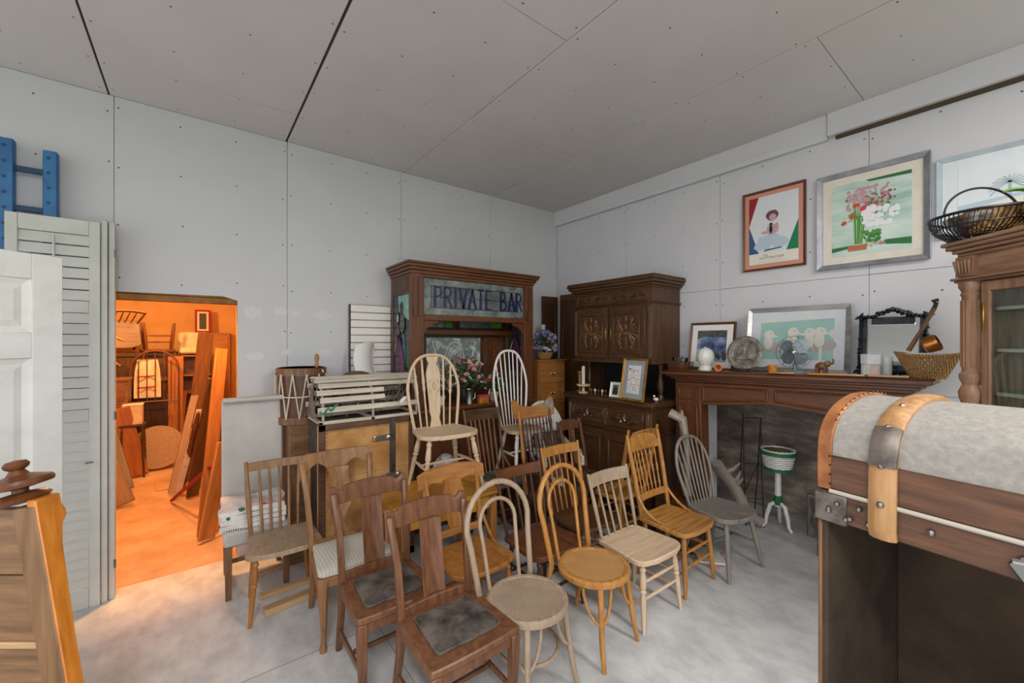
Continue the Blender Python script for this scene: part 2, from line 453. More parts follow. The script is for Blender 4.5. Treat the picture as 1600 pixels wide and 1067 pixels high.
# ---- mahogany dining chair with a straight splat (T-back) and a leather slip seat
def tback(label, loc, rz, mat, leather=True, h=.98, w=.44, sp=.125, rail=True):
    R = thing('dining_chair', label, 'chair', loc, rz, CH)
    d = .42; sh = .45; hw = w/2
    for s in (-1, 1):
        x = s*(hw-.025)
        MB().bar([(x*.96, d/2+.09, 0), (x, d/2+.005, .25), (x, d/2-.015, sh), (x*1.02, d/2+.02, .7), (x*1.12, d/2+.085, h-.05)],
                 [(.03, .034), (.033, .038), (.034, .042), (.033, .032), (.034, .024)]).build('back_post', mat, R, .004)
        MB().bar([(s*(hw-.012), -d/2+.02, sh-.02), (s*(hw-.012), -d/2+.02, .36), (s*(hw-.02), -d/2+.024, 0)], [(.046, .046), (.046, .046), (.03, .03)]).build('leg', mat, R, .004)
    crest(R, mat, w+.03, h-.125, h-.035, d/2+.035, .025, .022, .17,
          top=lambda s: .022*math.cos(s*math.pi*.5)-(.02*max(0, (abs(s)-.62)/.12) if abs(s) < .74 else .02-.02*(abs(s)-.74)/.1 if abs(s) < .84 else 0)+(.016 if abs(s) > .84 else 0),
          bot=lambda s: -.055*max(0, (abs(s)-.78)/.22)**1.3 + .006, zref=.62, nx=33)
    crest(R, mat, sp, sh+.045, h-.11, d/2+.012, .018, .012, .15, name='splat', nx=5, zref=.55)
    crest(R, mat, w-.06, sh+.005, sh+.05, d/2-.02, .012, .024, .0, name='back_rail', nx=7)
    fr = MB(); wf = w+.03; o = shield(wf, w-.01, d, .02, .008); 
    fr.prism(o, sh-.022, sh+.012); fr.build('seat_frame', mat, R, .006)
    MB().box(-hw+.03, hw-.03, -d/2+.012, -d/2+.034, sh-.075, sh-.022).build('apron', mat, R, .003)
    for s in (-1, 1): MB().box(s*(hw-.02)-.011, s*(hw-.02)+.011, -d/2+.04, d/2-.02, sh-.07, sh-.022).build('apron', mat, R, .003)
    if leather:
        i = shield(wf-.13, w-.13, d-.13, .02, .004)
        cu = seat_board(R, 'leather', i, sh+.008, sh+.024, 'seat_pad', -.006)
        nb = MB()
        for k in range(len(i)):
            a, b = i[k], i[(k+1) % len(i)]; L_ = math.dist(a, b); n = max(1, int(L_/.016))
            for q in range(n):
                p = lerp(a, b, q/n); nb.ball((p[0]*.985, p[1]*.985, sh+.022), .0045, 6, (1, 1, .6))
        nb.build('nail_trim', 'brass_dull', cu)['kind'] = 'stuff'
    for s in (-1, 1): MB().bar([(s*(hw-.018), 0, .15), (s*(hw-.018), 0, .18)], (.014, d+.0)).build('stretcher', mat, R, .002)
    MB().box(-hw+.03, hw-.03, -.01, .008, .155, .178).build('stretcher', mat, R, .002)
    return R
M('brass_dull', X('8d8268'), rough=.5, metal=.7)
tback('reddish mahogany splat-back chair with nailed black leather seat, in front of its twin', (1.0, 1.74, 0), 0, 'redbrown')
tback('reddish mahogany splat-back chair with nailed black leather seat, directly behind its twin', (.86, 2.25, 0), 0, 'redbrown')
tback('small brown splat-back chair standing against the carved buffet doors', (3.19, 2.8, 0), .05, 'redbrown', False, w=.34, h=1.0, sp=.085)

# ---- vase-splat chair with a striped cushion
def vase_chair():
    R = thing('dining_chair', 'walnut chair with vase-shaped splat and pale striped cushion, cabriole front legs', 'chair', (.81, 2.79, 0), 0, CH)
    mat = 'tanbrown'; d, sh, w, h = .42, .43, .46, 1.05; hw = w/2
    for s in (-1, 1):
        MB().bar([(s*(hw-.05), d/2+.07, 0), (s*(hw-.045), d/2, .25), (s*(hw-.04), d/2-.01, sh), (s*(hw-.02), d/2+.03, .75), (s*hw, d/2+.1, h-.06)],
                 [(.03, .03), (.032, .036), (.034, .04), (.034, .03), (.036, .024)]).build('back_post', mat, R, .005)
        # cabriole leg: knee forward, slim ankle, pad foot
        x = s*(hw-.02); y = -d/2+.02
        MB().tube([(x-s*.006, y, sh-.01), (x+s*.004, y-.012, .36), (x+s*.008, y-.022, .3), (x, y-.008, .2), (x-s*.004, y+.004, .1), (x, y-.004, .05), (x+s*.004, y-.014, .02), (x+s*.004, y-.014, 0)],
                  [.03, .031, .028, .022, .016, .015, .022, .02], 8).build('leg', mat, R)
    crest(R, mat, w+.04, h-.135, h-.03, d/2+.035, .03, .022, .17, top=lambda s: .02-.05*max(0, (abs(s)-.8)/.2)**2,
          bot=lambda s: .05*math.exp(-((abs(s)-.52)/.22)**2)-.05*max(0, (abs(s)-.85)/.15)-.03*math.exp(-(s/.2)**2), zref=.6, nx=33)
    prof = [(0, .055), (.08, .045), (.2, .03), (.32, .05), (.45, .082), (.6, .092), (.75, .075), (.9, .06), (1, .075)]
    def fn(u, v):
        t = v; k = 0
        while k < len(prof)-2 and prof[k+1][0] < t: k += 1
        a, b = prof[k], prof[k+1]; q = (t-a[0])/(b[0]-a[0]); q = q*q*(3-2*q); hwid = a[1]+(b[1]-a[1])*q
        z = sh+.045+(h-.12-sh-.045)*t
        s = u*2-1
        return (s*hwid, d/2+.018*(1-s*s)+.16*(z-.5), z)
    MB().slab(fn, 7, 25, (0, .012, 0)).build('splat', mat, R, .002)
    crest(R, mat, w-.1, sh, sh+.055, d/2-.025, .008, .024, 0, name='back_rail', nx=5)
    o = shield(w+.03, w-.06, d, .03, .01)
    MB().prism(o, sh-.06, sh-.004).build('seat_frame', mat, R, .005)
    seat_board(R, 'stripe', shield(w+.01, w-.08, d-.02, .04, .01), sh-.006, sh+.035, 'cushion', -.018)
    return R
M('stripe', X('bab4aa'), X('c9c4bb'), .85, kind='wave', scale=16, st=(1, .02, .02), lo=.1, hi=.9)
vase_chair()

# ---- small spindle chair beside the grey parsons chair
def plank_spindle(label, loc, rz, mat, seatmat, h, w=.42, nsp=5, crest_h=.06, sh=.45, d=.4, spr=.009, spstyle='s', lean=.2, legstyle='v', post_r=.015,
                  topshape=None, railz=None, wings=False, seatpoly=None, crestmat=None, legmat=None, wt=None, rung=True, poststyle='s'):
    R = thing('spindle_chair', label, 'chair', loc, rz, CH)
    hw = w/2; wt = wt or w; legmat = legmat or mat
    seat_board(R, seatmat, seatpoly or shield(w+.02, w-.03, d, .07, .02), sh-.035, sh, dish=.008)
    L = leglines(w, w-.03, d, sh-.03, .035)
    fourlegs(R, legmat, L, .019, legstyle, 'q')
    if rung:
        rungs(R, legmat, L, [('fl', 'fr', .2), ('fl', 'fr', .3), ('fl', 'bl', .16), ('fr', 'br', .16), ('fl', 'bl', .26), ('fr', 'br', .26), ('bl', 'br', .2)])
    y0 = d/2-.035; zr = sh
    def Y(z): return y0+lean*(z-zr)
    for s in (-1, 1):
        stick(R, 'back_post', mat, (s*(hw-.035), y0, sh-.01), (s*(wt/2-.008), Y(h), h), post_r, poststyle)
    cb = h-crest_h-.012
    crest(R, crestmat or mat, wt-.02, cb, h-.012, Y(cb)-.008, .028, .016, lean, topshape, zref=cb)
    lo = sh-.008
    if railz:
        crest(R, mat, w-.045, railz, railz+.05, Y(railz)-.006, .015, .014, lean, name='lower_rail', nx=9); lo = railz+.045
    for i in range(nsp):
        s = (i+1)/(nsp+1)*2-1
        b = (s*(hw-.04)*.95, y0+(.015 if railz else .01)*(1-s*s)+lean*(lo-zr), lo); t = (s*(wt/2-.02)*.97, Y(cb+.01)+.028*(1-s*s), cb+.012)
        stick(R, 'spindle', mat, b, t, spr, spstyle, 7)
    if wings:   # bent hip braces between posts and seat
        for s in (-1, 1):
            pts = []
            for k in range(8):
                a = k/7; pts.append((s*(hw-.03+.015*math.sin(a*math.pi)), y0+lean*.2*(1-a)**2-.2*a**1.6, sh+.18*(1-a)**1.8+.004))
            MB().tube(pts, .011, 8).build('hip_brace', mat, R)
    return R
plank_spindle('small brown spindle chair with worn wavy plank seat beside grey upholstered chair', (.49, 3.26, 0), -.05, 'tanbrown', 'weather', .95, .44, 5, .06, post_r=.018, spr=.011,
              legmat='oak', rung=False)
# ---- the oak chair with vase splat behind the front mahogany chair
def oak_chair():
    R = thing('dining_chair', 'golden oak chair with broad curved crest, tapering splat and bent hip braces', 'chair', (1.42, 2.26, 0), 0, CH)
    d, sh, w, h = .4, .45, .44, .98; hw = w/2
    seat_board(R, 'oak', shield(w+.02, w-.04, d, .08, .03), sh-.03, sh, dish=.008)
    L = leglines(w, w-.04, d, sh-.03, .03); fourlegs(R, 'oak', L, .019, 'v', 'q')
    rungs(R, 'oak', L, [('fl', 'fr', .25), ('fl', 'bl', .18), ('fr', 'br', .18), ('bl', 'br', .2)])
    for s in (-1, 1):
        MB().bar([(s*(hw-.045), d/2-.03, sh-.02), (s*(hw-.03), d/2+.02, .7), (s*(hw-.015), d/2+.075, h-.05)], [(.03, .03), (.026, .024), (.026, .02)]).build('back_post', 'oak', R, .004)
        pts = [(s*(hw-.02+.015*math.sin(k/7*math.pi)), d/2-.0-.2*(k/7)**1.6, sh+.2*(1-k/7)**1.8+.004) for k in range(8)]
        MB().tube(pts, .011, 8).build('hip_brace', 'oak', R)
    crest(R, 'oak_x', w+.08, h-.13, h-.02, d/2+.045, .035, .02, .16, top=lambda s: -.03*abs(s)**3,
          bot=lambda s: .02*math.exp(-((abs(s)-.55)/.2)**2)-.01, nx=25)
    prof = [(0, .05), (.3, .07), (.6, .085), (1, .06)]
    def fn(u, v):
        k = min(2, int(v*3)); q = v*3-k
        hw_ = prof[k][1]+(prof[k+1][1]-prof[k][1])*q; z = sh+.09+(h-.2-sh)*v; s = u*2-1
        return (s*hw_, d/2+.014*(1-s*s)+.15*(z-.55), z)
    MB().slab(fn, 5, 13, (0, .012, 0)).build('splat', 'oak', R, .002)
    crest(R, 'oak_x', w-.07, sh+.055, sh+.1, d/2-.018, .012, .016, .1, name='lower_rail', nx=7)
oak_chair()
# ---- bentwood cafe chairs with cane seats
def canemat(name, c1, c2, hole):
    m = M(name, c1, c2, .6, scale=4)
    nt = m.node_tree; b = nt.nodes['Principled BSDF']; link = b.inputs['Base Color'].links[0].from_socket
    tc = nt.nodes.new('ShaderNodeTexCoord'); sx = nt.nodes.new('ShaderNodeSeparateXYZ'); nt.links.new(tc.outputs['Object'], sx.inputs[0])
    def mth(op, a, bb):
        n = nt.nodes.new('ShaderNodeMath'); n.operation = op
        for i, q in enumerate((a, bb)):
            if isinstance(q, (int, float)): n.inputs[i].default_value = q
            elif q is not None: nt.links.new(q, n.inputs[i])
        return n.outputs[0]
    k = 2*math.pi/.0135
    a = mth('SINE', mth('MULTIPLY', sx.outputs[0], k), None); c = mth('SINE', mth('MULTIPLY', sx.outputs[1], k), None)
    h_ = mth('GREATER_THAN', mth('ADD', a, c), .62)
    mx = nt.nodes.new('ShaderNodeMixRGB'); nt.links.new(h_, mx.inputs[0]); nt.links.new(link, mx.inputs[1]); mx.inputs[2].default_value = (*hole, 1)
    nt.links.new(mx.outputs[0], b.inputs['Base Color'])
canemat('cane_grey', X('a08d78'), X('bba892'), X('5a4a3c'))
canemat('cane_gold', X('b98a52'), X('cfa065'), X('6a4320'))
def bentwood(label, loc, rz, mat, cane, ring_=True):
    R = thing('bentwood_chair', label, 'chair', loc, rz, CH)
    sh, r, h = .46, .215, 1.0
    ring = MB(); prof = [(r-.035, sh-.012), (r-.04, sh-.03), (r-.01, sh-.042), (r+.003, sh-.03), (r+.004, sh-.008), (r-.01, sh+.002), (r-.03, sh)]
    ring.grid(lambda u, v: (prof[int(round(v*6))][0]*math.cos(u*2*math.pi), prof[int(round(v*6))][0]*math.sin(u*2*math.pi), prof[int(round(v*6))][1]), 40, 7, cu=True)
    ring.grid(lambda u, v: (prof[(6, 0)[int(v)]][0]*math.cos(u*2*math.pi), prof[(6, 0)[int(v)]][0]*math.sin(u*2*math.pi), prof[(6, 0)[int(v)]][1]), 40, 2, cu=True)
    ring.build('seat_ring', mat, R)
    MB().lathe([(1e-5, sh-.011), (.1, sh-.01), (r-.028, sh-.004), (r-.028, sh-.009), (1e-5, sh-.016)], n=32).build('cane_seat', cane, R)
    for s in (-1, 1):
        MB().tube([(s*.135, -.14, sh-.03), (s*.145, -.155, .3), (s*.165, -.175, .12), (s*.18, -.2, 0)], [.018, .017, .015, .012], 10).build('leg', mat, R)
        MB().tube([(s*(.158-.1*math.sin(t*1.57)), -.172+.01*t, .23+.19*(1-math.cos(t*1.57))) for t in (0, .2, .4, .6, .8, 1)], .009, 8).build('bracket', mat, R)
        MB().tube([(s*(.162+.012*t), -.168+.12*math.sin(t*1.57), .23+.19*(1-math.cos(t*1.57))) for t in (0, .2, .4, .6, .8, 1)], .009, 8).build('bracket', mat, R)
    # rear legs and outer hoop: one bent rod
    def rod(hw, top, y0, ylean, zb, yb, n=20):
        pts = []
        zc = top-hw*.95
        L_ = [(hw*.8, yb, zb), (hw*.83, yb-.03, .2)] if zb < .1 else []
        for s in (1,):
            left = [(-x, y, z) for x, y, z in L_] + [(-hw*.84, y0, sh if zb < .1 else zb), (-hw*.93, y0+ylean*(.68-sh), .68), (-hw, y0+ylean*(zc-sh), zc)]
            ar = [(-hw*math.cos(a), y0+ylean*(zc-sh+hw*.95*math.sin(a)), zc+hw*.95*math.sin(a)) for a in [math.pi*(k+1)/12 for k in range(11)]]
            pts = left+ar+[(-x, y, z) for x, y, z in reversed(left)]
        return pts
    o = rod(.225, h, .175, .2, 0., .27)
    MB().tube(o, [.014, .016]+[.017]*(len(o)-4)+[.016, .014], 10).build('bent_hoop', mat, R)
    i = rod(.13, h-.095, .185, .2, sh-.01, 0)
    MB().tube(i, .0115, 8).build('inner_hoop', mat, R)
    if ring_: MB().tube([(.165*math.cos(a), .165*math.sin(a)+.0, .21) for a in [2*math.pi*k/28 for k in range(28)]], .0105, 8, closed=True).build('leg_ring', mat, R)
    return R
bentwood('weathered grey-brown bentwood chair with round cane seat', (1.41, 1.69, 0), .06, 'weather', 'cane_grey')
bentwood('amber bentwood chair with round golden cane seat', (1.94, 1.69, 0), .1, 'amber', 'cane_gold', False)
# ---- front row, continued
plank_spindle('pale stripped-wood spindle chair with plank seat beside amber bentwood chair', (2.42, 1.7, 0), -.02, 'weather', 'pale_x', .88, .44, 4, .085,
              spr=.0095, lean=.26, legmat='pale')
def pressback(label, loc, rz, d=.42):
    R = plank_spindle(label, loc, rz, 'amber', 'amber_x', 1.07, .44, 6, .125, d=d, sh=.46, spr=.008, spstyle='b', lean=.2, legstyle='q', post_r=.019,
                      topshape=lambda s: -.035*(abs(s) > .8)-.03*abs(s)**2, railz=.56, wings=True, poststyle='q')
    return R
P_ = pressback('amber press-back chair with embossed crest rail, bent hip braces and turned spindles', (2.95, 1.74, 0), 0)
# embossed scroll on the crest of the front one
eb = MB()
for k in (-1, 1):
    pts = []
    for i in range(16):
        a = i/15*4.6; rr = .034*(1-i/22); pts.append((k*(.055+rr*math.cos(a)*1.3), .255+.004*i/16, .995+rr*math.sin(a)))
    eb.tube(pts, .0035, 6)
eb.tube([(-.13+.26*i/12, .2475+.014*math.sin(i/12*math.pi), .95+.006*math.sin(i*2.1)) for i in range(13)], .0035, 6)
eb.build('embossed_scroll', 'amber', P_)
pressback('amber press-back chair turned away, back to back with the embossed one', (3.13, 2.39, 0), math.pi, d=.3)
# ---- bow-back windsors
def windsor(label, loc, rz, mat, seatmat, hoopw, h, nsp=7, sh=.46, d=.42, w=.46, splat=False, legstyle='v', lean=.27, spindlestyle='s', zlow=None, legs=True, legmat=None, name='windsor_chair'):
    R = thing(name, label, 'chair', loc, rz, CH)
    seat_board(R, seatmat, shield(w, w-.08, d, .12, .02, 8), sh-.036, sh, dish=.012)
    L = leglines(w-.04, w-.1, d-.04, sh-.03, .07, .08)
    fourlegs(R, legmat or mat, L, .02, legstyle)
    mid = {}
    def at(k, z): a, b = L[k]; t = (z-a[2])/(b[2]-a[2]); return lerp(a, b, t)
    for s in ('l', 'r'):
        a, b = at('f'+s, .2), at('b'+s, .2); stick(R, 'stretcher', legmat or mat, a, b, .012, 'r', 8); mid[s] = lerp(a, b, .5)
    stick(R, 'stretcher', legmat or mat, mid['l'], mid['r'], .012, 'r', 8)
    y0 = d/2-.04; bw = w/2-.06; hh = h-sh
    def bow(a):   # a 0..pi from left foot to right foot
        c, s_ = math.cos(a), math.sin(a)
        z = sh+hh*(s_**.62 if s_ > 0 else 0); k = bw+(hoopw/2-bw)*min(1, (z-sh)/(hh*.55))
        return (-k*(abs(c)**.75)*(1 if c > 0 else -1), y0+lean*(z-sh)-.0, z)
    pts = [bow(math.pi*i/36) for i in range(37)]; pts[0] = (-bw, y0, sh-.005); pts[-1] = (bw, y0, sh-.005)
    MB().tube(pts, .0135, 10).build('bow', mat, R)
    def top_at(x):
        best = None
        for i in range(200):
            p = bow(math.pi*(.12+.76*i/199))
            if best is None or abs(p[0]-x) < abs(best[0]-x): best = p
        return best
    n = nsp
    for i in range(n):
        s = (i+.5)/n*2-1 if not splat else [-.8, -.47, .47, .8][i]
        t = top_at(s*hoopw/2*.86); b = (s*bw*.84, y0+.006, sh-.006)
        stick(R, 'spindle', mat, b, t, .0095 if not splat else .011, spindlestyle, 7)
    if splat:
        prof = [(0, .05), (.06, .045), (.12, .034), (.2, .048), (.5, .056), (.75, .066), (.84, .05), (.9, .034), (.95, .05), (1, .055)]
        def fn(u, v):
            k = 0
            while k < len(prof)-2 and prof[k+1][0] < v: k += 1
            a, b = prof[k], prof[k+1]; q = (v-a[0])/(b[0]-a[0]); hw_ = a[1]+(b[1]-a[1])*q
            z = sh-.004+(hh-.01)*v; s = u*2-1
            return (s*hw_, y0+lean*(z-sh), z)
        sp = MB().slab(fn, 5, 31, (0, .012, 0)).build('splat', mat, R, .0015)
        # fretwork cut: raised diamond and brackets
        fz = sh+hh*.56; yy = y0+lean*(fz-sh)-.004
        fm = MB().tube([(0, yy+lean*.035, fz+.035), (.014, yy, fz), (0, yy-lean*.035, fz-.035), (-.014, yy, fz)], .0022, 4, closed=True)
        for k in (-1, 1):
            for q in (-1, 1): fm.tube([(k*.04, yy+lean*q*.02, fz+q*.02), (k*.04, yy+lean*q*.05, fz+q*.05), (k*.018, yy+lean*q*.05, fz+q*.05)], .0022, 4)
        fm.build('fret_pattern', 'weather', sp)
    return R
windsor('grey painted bow-back windsor chair at the fireplace end of the front row', (3.43, 1.62, 0), -.12, 'greypaint', 'greypaint', .46, .98, 7, legstyle='q', lean=.3)
# ---- second row
plank_spindle('dark brown saddle-seat chair with plank crest and slender spindles', (1.93, 2.14, 0), .02, 'darkspin', 'mahog', .9, .44, 4, .075, lean=.24, crestmat='mahog_x', spr=.011)
plank_spindle('honey-coloured spindle chair with dark plank seat behind the amber bentwood chair', (2.44, 2.23, 0), 0, 'amber', 'walnut_x', .96, .44, 5, .075, lean=.2, poststyle='q', post_r=.017, legmat='brown')
plank_spindle('very dark board-crest spindle chair with worn black seat in the back row', (2.27, 3.14, 0), .0, 'brown', 'leather', 1.16, .43, 6, .11, sh=.55, lean=.22, crestmat='walnut_x', legmat='darkspin', spr=.012, wings=True)
# ---- chairs lifted onto other furniture
T_ = thing('pine_table', 'low honey pine table carrying the pale splat windsor chair', 'table', (1.52, 2.95, 0))
bx('tabletop', 'pine', T_, -.42, .42, -.3, .3, .62, .65)
for sx in (-1, 1):
    for sy in (-1, 1): bx('leg', 'oak', T_, sx*.37-.03, sx*.37+.03, sy*.24-.03, sy*.24+.03, 0, .62)
for sy in (-1, 1): bx('apron', 'pine', T_, -.34, .34, sy*.24-.012, sy*.24+.012, .5, .62)
for sx in (-1, 1): bx('apron', 'pine', T_, sx*.37-.012, sx*.37+.012, -.21, .21, .5, .62)
windsor('pale unfinished bow-back windsor chair with pierced vase splat, stood on a pine table', (1.6, 2.97, .65), -.06, 'pale', 'pale_x', .49, 1.06, 4, splat=True, spindlestyle='f', lean=.14, w=.5, d=.4)
B_ = thing('wooden_box', 'dark low wooden box under the white windsor chair', 'box', (2.69, 3.34, 0))
bx('body', 'walnut_x', B_, -.2, .2, -.22, .22, 0, .46); bx('lid', 'walnut_x', B_, -.21, .21, -.23, .23, .46, .485)
windsor('white painted bow-back windsor chair raised on a dark box before the bar cabinet', (2.69, 3.32, .485), -.05, 'white', 'pale_x', .46, 1.24, 7, sh=.45, w=.42, d=.38, lean=.12, legmat='white')
# ---- pressed-back arm rocker
def rocker():
    R = thing('rocking_chair', 'dark arm rocking chair with carved scrolled crest and rows of turned spindles', 'chair', (2.6, 2.7, 0), -.05, CH)
    w, d, sh, h = .46, .44, .42, 1.26; mat = 'darkspin'; lean = .2
    seat_board(R, 'mahog', shield(w, w-.03, d, .06, .02), sh-.035, sh, dish=.008)
    y0 = d/2-.03
    def Y(z): return y0+lean*(z-sh)
    for s in (-1, 1):
        stick(R, 'back_post', 'oak' if s < 0 else mat, (s*.19, y0, sh-.01), (s*.185, Y(h-.1), h-.1), .018, 'b')
        MB().tube([(s*.21, -.42+.082*k, .022+.07*((k-4.8)/5)**2) for k in range(11)], .015, 8, flat=1.2).build('rocker_runner', mat, R)
        stick(R, 'leg', mat, (s*.19, -.16, sh-.03), (s*.21, -.19, .035), .018); stick(R, 'leg', mat, (s*.18, .16, sh-.03), (s*.21, .2, .03), .018)
        MB().slab(lambda u, v: (s*.235+(v-.5)*.05, -.2+u*(.2+y0+.05), sh+.225+.012*math.sin(u*3)), 9, 3, (0, 0, .018)).build('armrest', mat, R, .004)
        for k in range(5): stick(R, 'arm_spindle', mat, (s*.215, -.17+k*.075, sh-.005), (s*.235, -.17+k*.08, sh+.23), .009, 'b', 7)
    crest(R, 'oak_x', .5, h-.19, h-.02, Y(h-.19)-.01, .02, .022, lean, top=lambda s: -.05*math.cos(s*math.pi*.5)+(.045*math.exp(-((abs(s)-.86)/.16)**2)),
          bot=lambda s: .03*abs(s)**2, nx=29)
    ear = MB()
    for s in (1,):
        for rr in (.048, .032, .016): ear.tube([(s*.19+rr*math.cos(a), Y(h-.06)-.012, h-.06+rr*math.sin(a)) for a in [2*math.pi*k/16 for k in range(16)]], .007, 6, closed=True)
    ear.build('carved_scroll', 'driftgrey', R)
    crest(R, mat, .36, .56, .6, Y(.56), .015, .016, lean, name='lower_rail', nx=7)
    for i in range(8):
        s = (i+.5)/8*2-1; stick(R, 'spindle', mat, (s*.165, Y(.59)+.012, .59), (s*.17, Y(h-.18)+.012, h-.165), .009, 'b', 7)
    for z in (.16, .26): stick(R, 'stretcher', mat, (-.2, -.18, z), (.2, -.18, z), .012, 'r')
rocker()
# ---- white wicker chair with fan back and a plaid cushion
M('wicker', X('a9a79f'), X('e4e2dd'), .8, kind='vor', scale=55, lo=.15, hi=.45, bump=.6)
M('plaid', X('7a1f22'), X('2f4436'), .9, kind='wave', scale=9, c3=X('c9bfa9'), lo=.2, hi=.8)
R = thing('wicker_chair', 'white wicker chair with rounded fan back and plaid cushion behind the rocker', 'chair', (3.12, 3.27, 0), -.2, CH)
MB().slab(lambda u, v: ((u*2-1)*(.16+.1*v), .19+.1*v-.05*abs(u*2-1)**2, .42+(.28+.42*math.sqrt(max(0, 1-(u*2-1)**2*.93)))*v), 21, 9, (0, .022, 0)).build('fan_back', 'wicker', R)
MB().tube([((k/20*2-1)*.26, .3-.05*abs(k/20*2-1)**2, .42+.28+.42*math.sqrt(max(0, 1-(k/20*2-1)**2*.93))) for k in range(21)], .02, 8).build('rim_braid', 'wicker', R)
seat_board(R, 'wicker', shield(.46, .38, .42, .1, .03), .36, .41)
MB().prism(shield(.44, .36, .4, .1, .03), .2, .36).build('skirt', 'wicker', R)
for sx in (-1, 1):
    for sy in (-1, 1): stick(R, 'leg', 'wicker', (sx*.19, sy*.16, .36), (sx*.2, sy*.18, 0), .022, 'p')
    MB().tube([(sx*.24, .24, .72), (sx*.25, .1, .66), (sx*.25, -.1, .63), (sx*.24, -.19, .58), (sx*.22, -.2, .4)], .026, 8).build('armrest', 'wicker', R)
seat_board(R, 'plaid', rrect(-.18, .18, -.2, .16, .06), .41, .5, 'cushion', -.03)
o = seat_board(R, 'plaid', rrect(-.17, .17, -.16, .16, .05), -.05, .05, 'cushion', -.02); o.location = (0, .13, .65); o.rotation_euler = (1.25, 0, 0)
# ---- grey upholstered high-back chair with a folded blanket
R = thing('upholstered_chair', 'tall-backed grey vinyl dining chair with tapered wooden legs beside the doorway', 'chair', (.37, 3.7, 0), -.02, CH)
w, d, sh = .42, .44, .48
MB().prism(rrect(-w/2, w/2, .86-.38, 1.37, .025), 0, .07, 'xz').build('backrest', 'greyleather', R, .012, loc=(0, .17, 0), rot=(math.radians(-2), 0, 0))
MB().tube([(-w/2+.006, .165, 1.375), (w/2-.006, .165, 1.375)], .021, 10).build('top_roll', 'greyleather', R, loc=(0, -.0, -.01))
MB().box(-w/2, w/2, -d/2, d/2-.05, .37, sh).build('seat', 'greyleather', R, .018)
MB().tube([(-w/2+.012, -d/2+.004, .39), (w/2-.012, -d/2+.004, .39)], .005, 6).build('welt', 'greyleather', R)
for sx in (-1, 1):
    MB().bar([(sx*(w/2-.03), -d/2+.03, .37), (sx*(w/2-.03), -d/2+.03, 0)], [(.048, .048), (.034, .034)]).build('leg', 'brown', R, .003)
    MB().bar([(sx*(w/2-.03), d/2-.07, .37), (sx*(w/2-.03), d/2+.0, 0)], [(.046, .046), (.034, .034)]).build('leg', 'brown', R, .003)
    MB().box(sx*(w/2-.03)-.01, sx*(w/2-.03)+.01, -d/2+.05, d/2-.03, .17, .2).build('stretcher', 'brown', R, .002)
MB().box(-w/2+.03, w/2-.03, -.01, .01, .17, .2).build('stretcher', 'brown', R, .002)
# ================================================================ large furniture
def panel(root, mat, x0, x1, z0, z1, y, d=.012, rim=.022, name='panel', mat2=None):
    """raised-and-fielded panel: moulded rim around a recessed field on the plane y (front towards -y)"""
    m = MB()
    for a, b, c_, e in ((x0, x1, z1-rim, z1), (x0, x1, z0, z0+rim), (x0, x0+rim, z0+rim, z1-rim), (x1-rim, x1, z0+rim, z1-rim)):
        m.box(a, b, y-d, y+.002, c_, e)
    o = m.build('panel_moulding', mat, root, .004)
    MB().box(x0+rim*.9, x1-rim*.9, y-.003, y+.002, z0+rim*.9, z1-rim*.9).build(name, mat2 or mat, root)
    return o
def cornice(root, mat, x0, x1, y0, y1, z, steps, name='cornice'):
    """stack of mouldings: steps = [(overhang, height)]; open at the back"""
    m = MB()
    for ov, hh in steps:
        m.box(x0-ov, x1+ov, y0-ov, y1, z, z+hh); z += hh
    return m.build(name, mat, root, .005)
def carving(root, mat, cx, cz, w, h, y, seed=1):
    """symmetric carved spray: urn, scrolling leaves and hanging husks"""
    rnd = random.Random(seed); m = MB()
    m.ball((cx, y, cz-.06*h), .1*w, 8, (1.3, .35, .8)); m.ball((cx, y, cz+.1*h), .07*w, 8, (.8, .4, 1.6)); m.ball((cx, y, cz+.3*h), .05*w, 8, (.8, .4, 2))
    for s in (-1, 1):
        for k in range(7):
            a = math.radians(75-25*k); L = (.33+.07*math.cos(k*1.7))
            p = []
            for i in range(5):
                t = i/4; p.append((cx+s*(w*(.08+L*t*math.cos(a*.9)+.05*math.sin(t*3))), y-.006*math.sin(t*3.1), cz+h*(.02+L*.95*t*math.sin(a)-.06*t*t)))
            m.tube(p, [.02*w, .05*w, .055*w, .04*w, .012*w], 6, flat=.6)
        for k in range(3):
            c = (cx+s*w*(.2+.1*k), cz+h*(.28-.2*k))
            m.tube([(c[0]+s*.06*w*(1-i/14)*math.cos(i*.55), y-.003, c[1]+.06*w*(1-i/14)*math.sin(i*.55)) for i in range(12)], .018*w, 5)
        for k in range(4): m.ball((cx+s*w*(.3-.04*k), y, cz-h*(.18+.07*k)), .045*w, 6, (1, .4, 1.2))
    for k in range(5): m.ball((cx, y, cz-h*(.18+.06*k)), .05*w*(1-.12*k), 6, (1.2, .4, 1))
    return m.build('carving', mat, root)
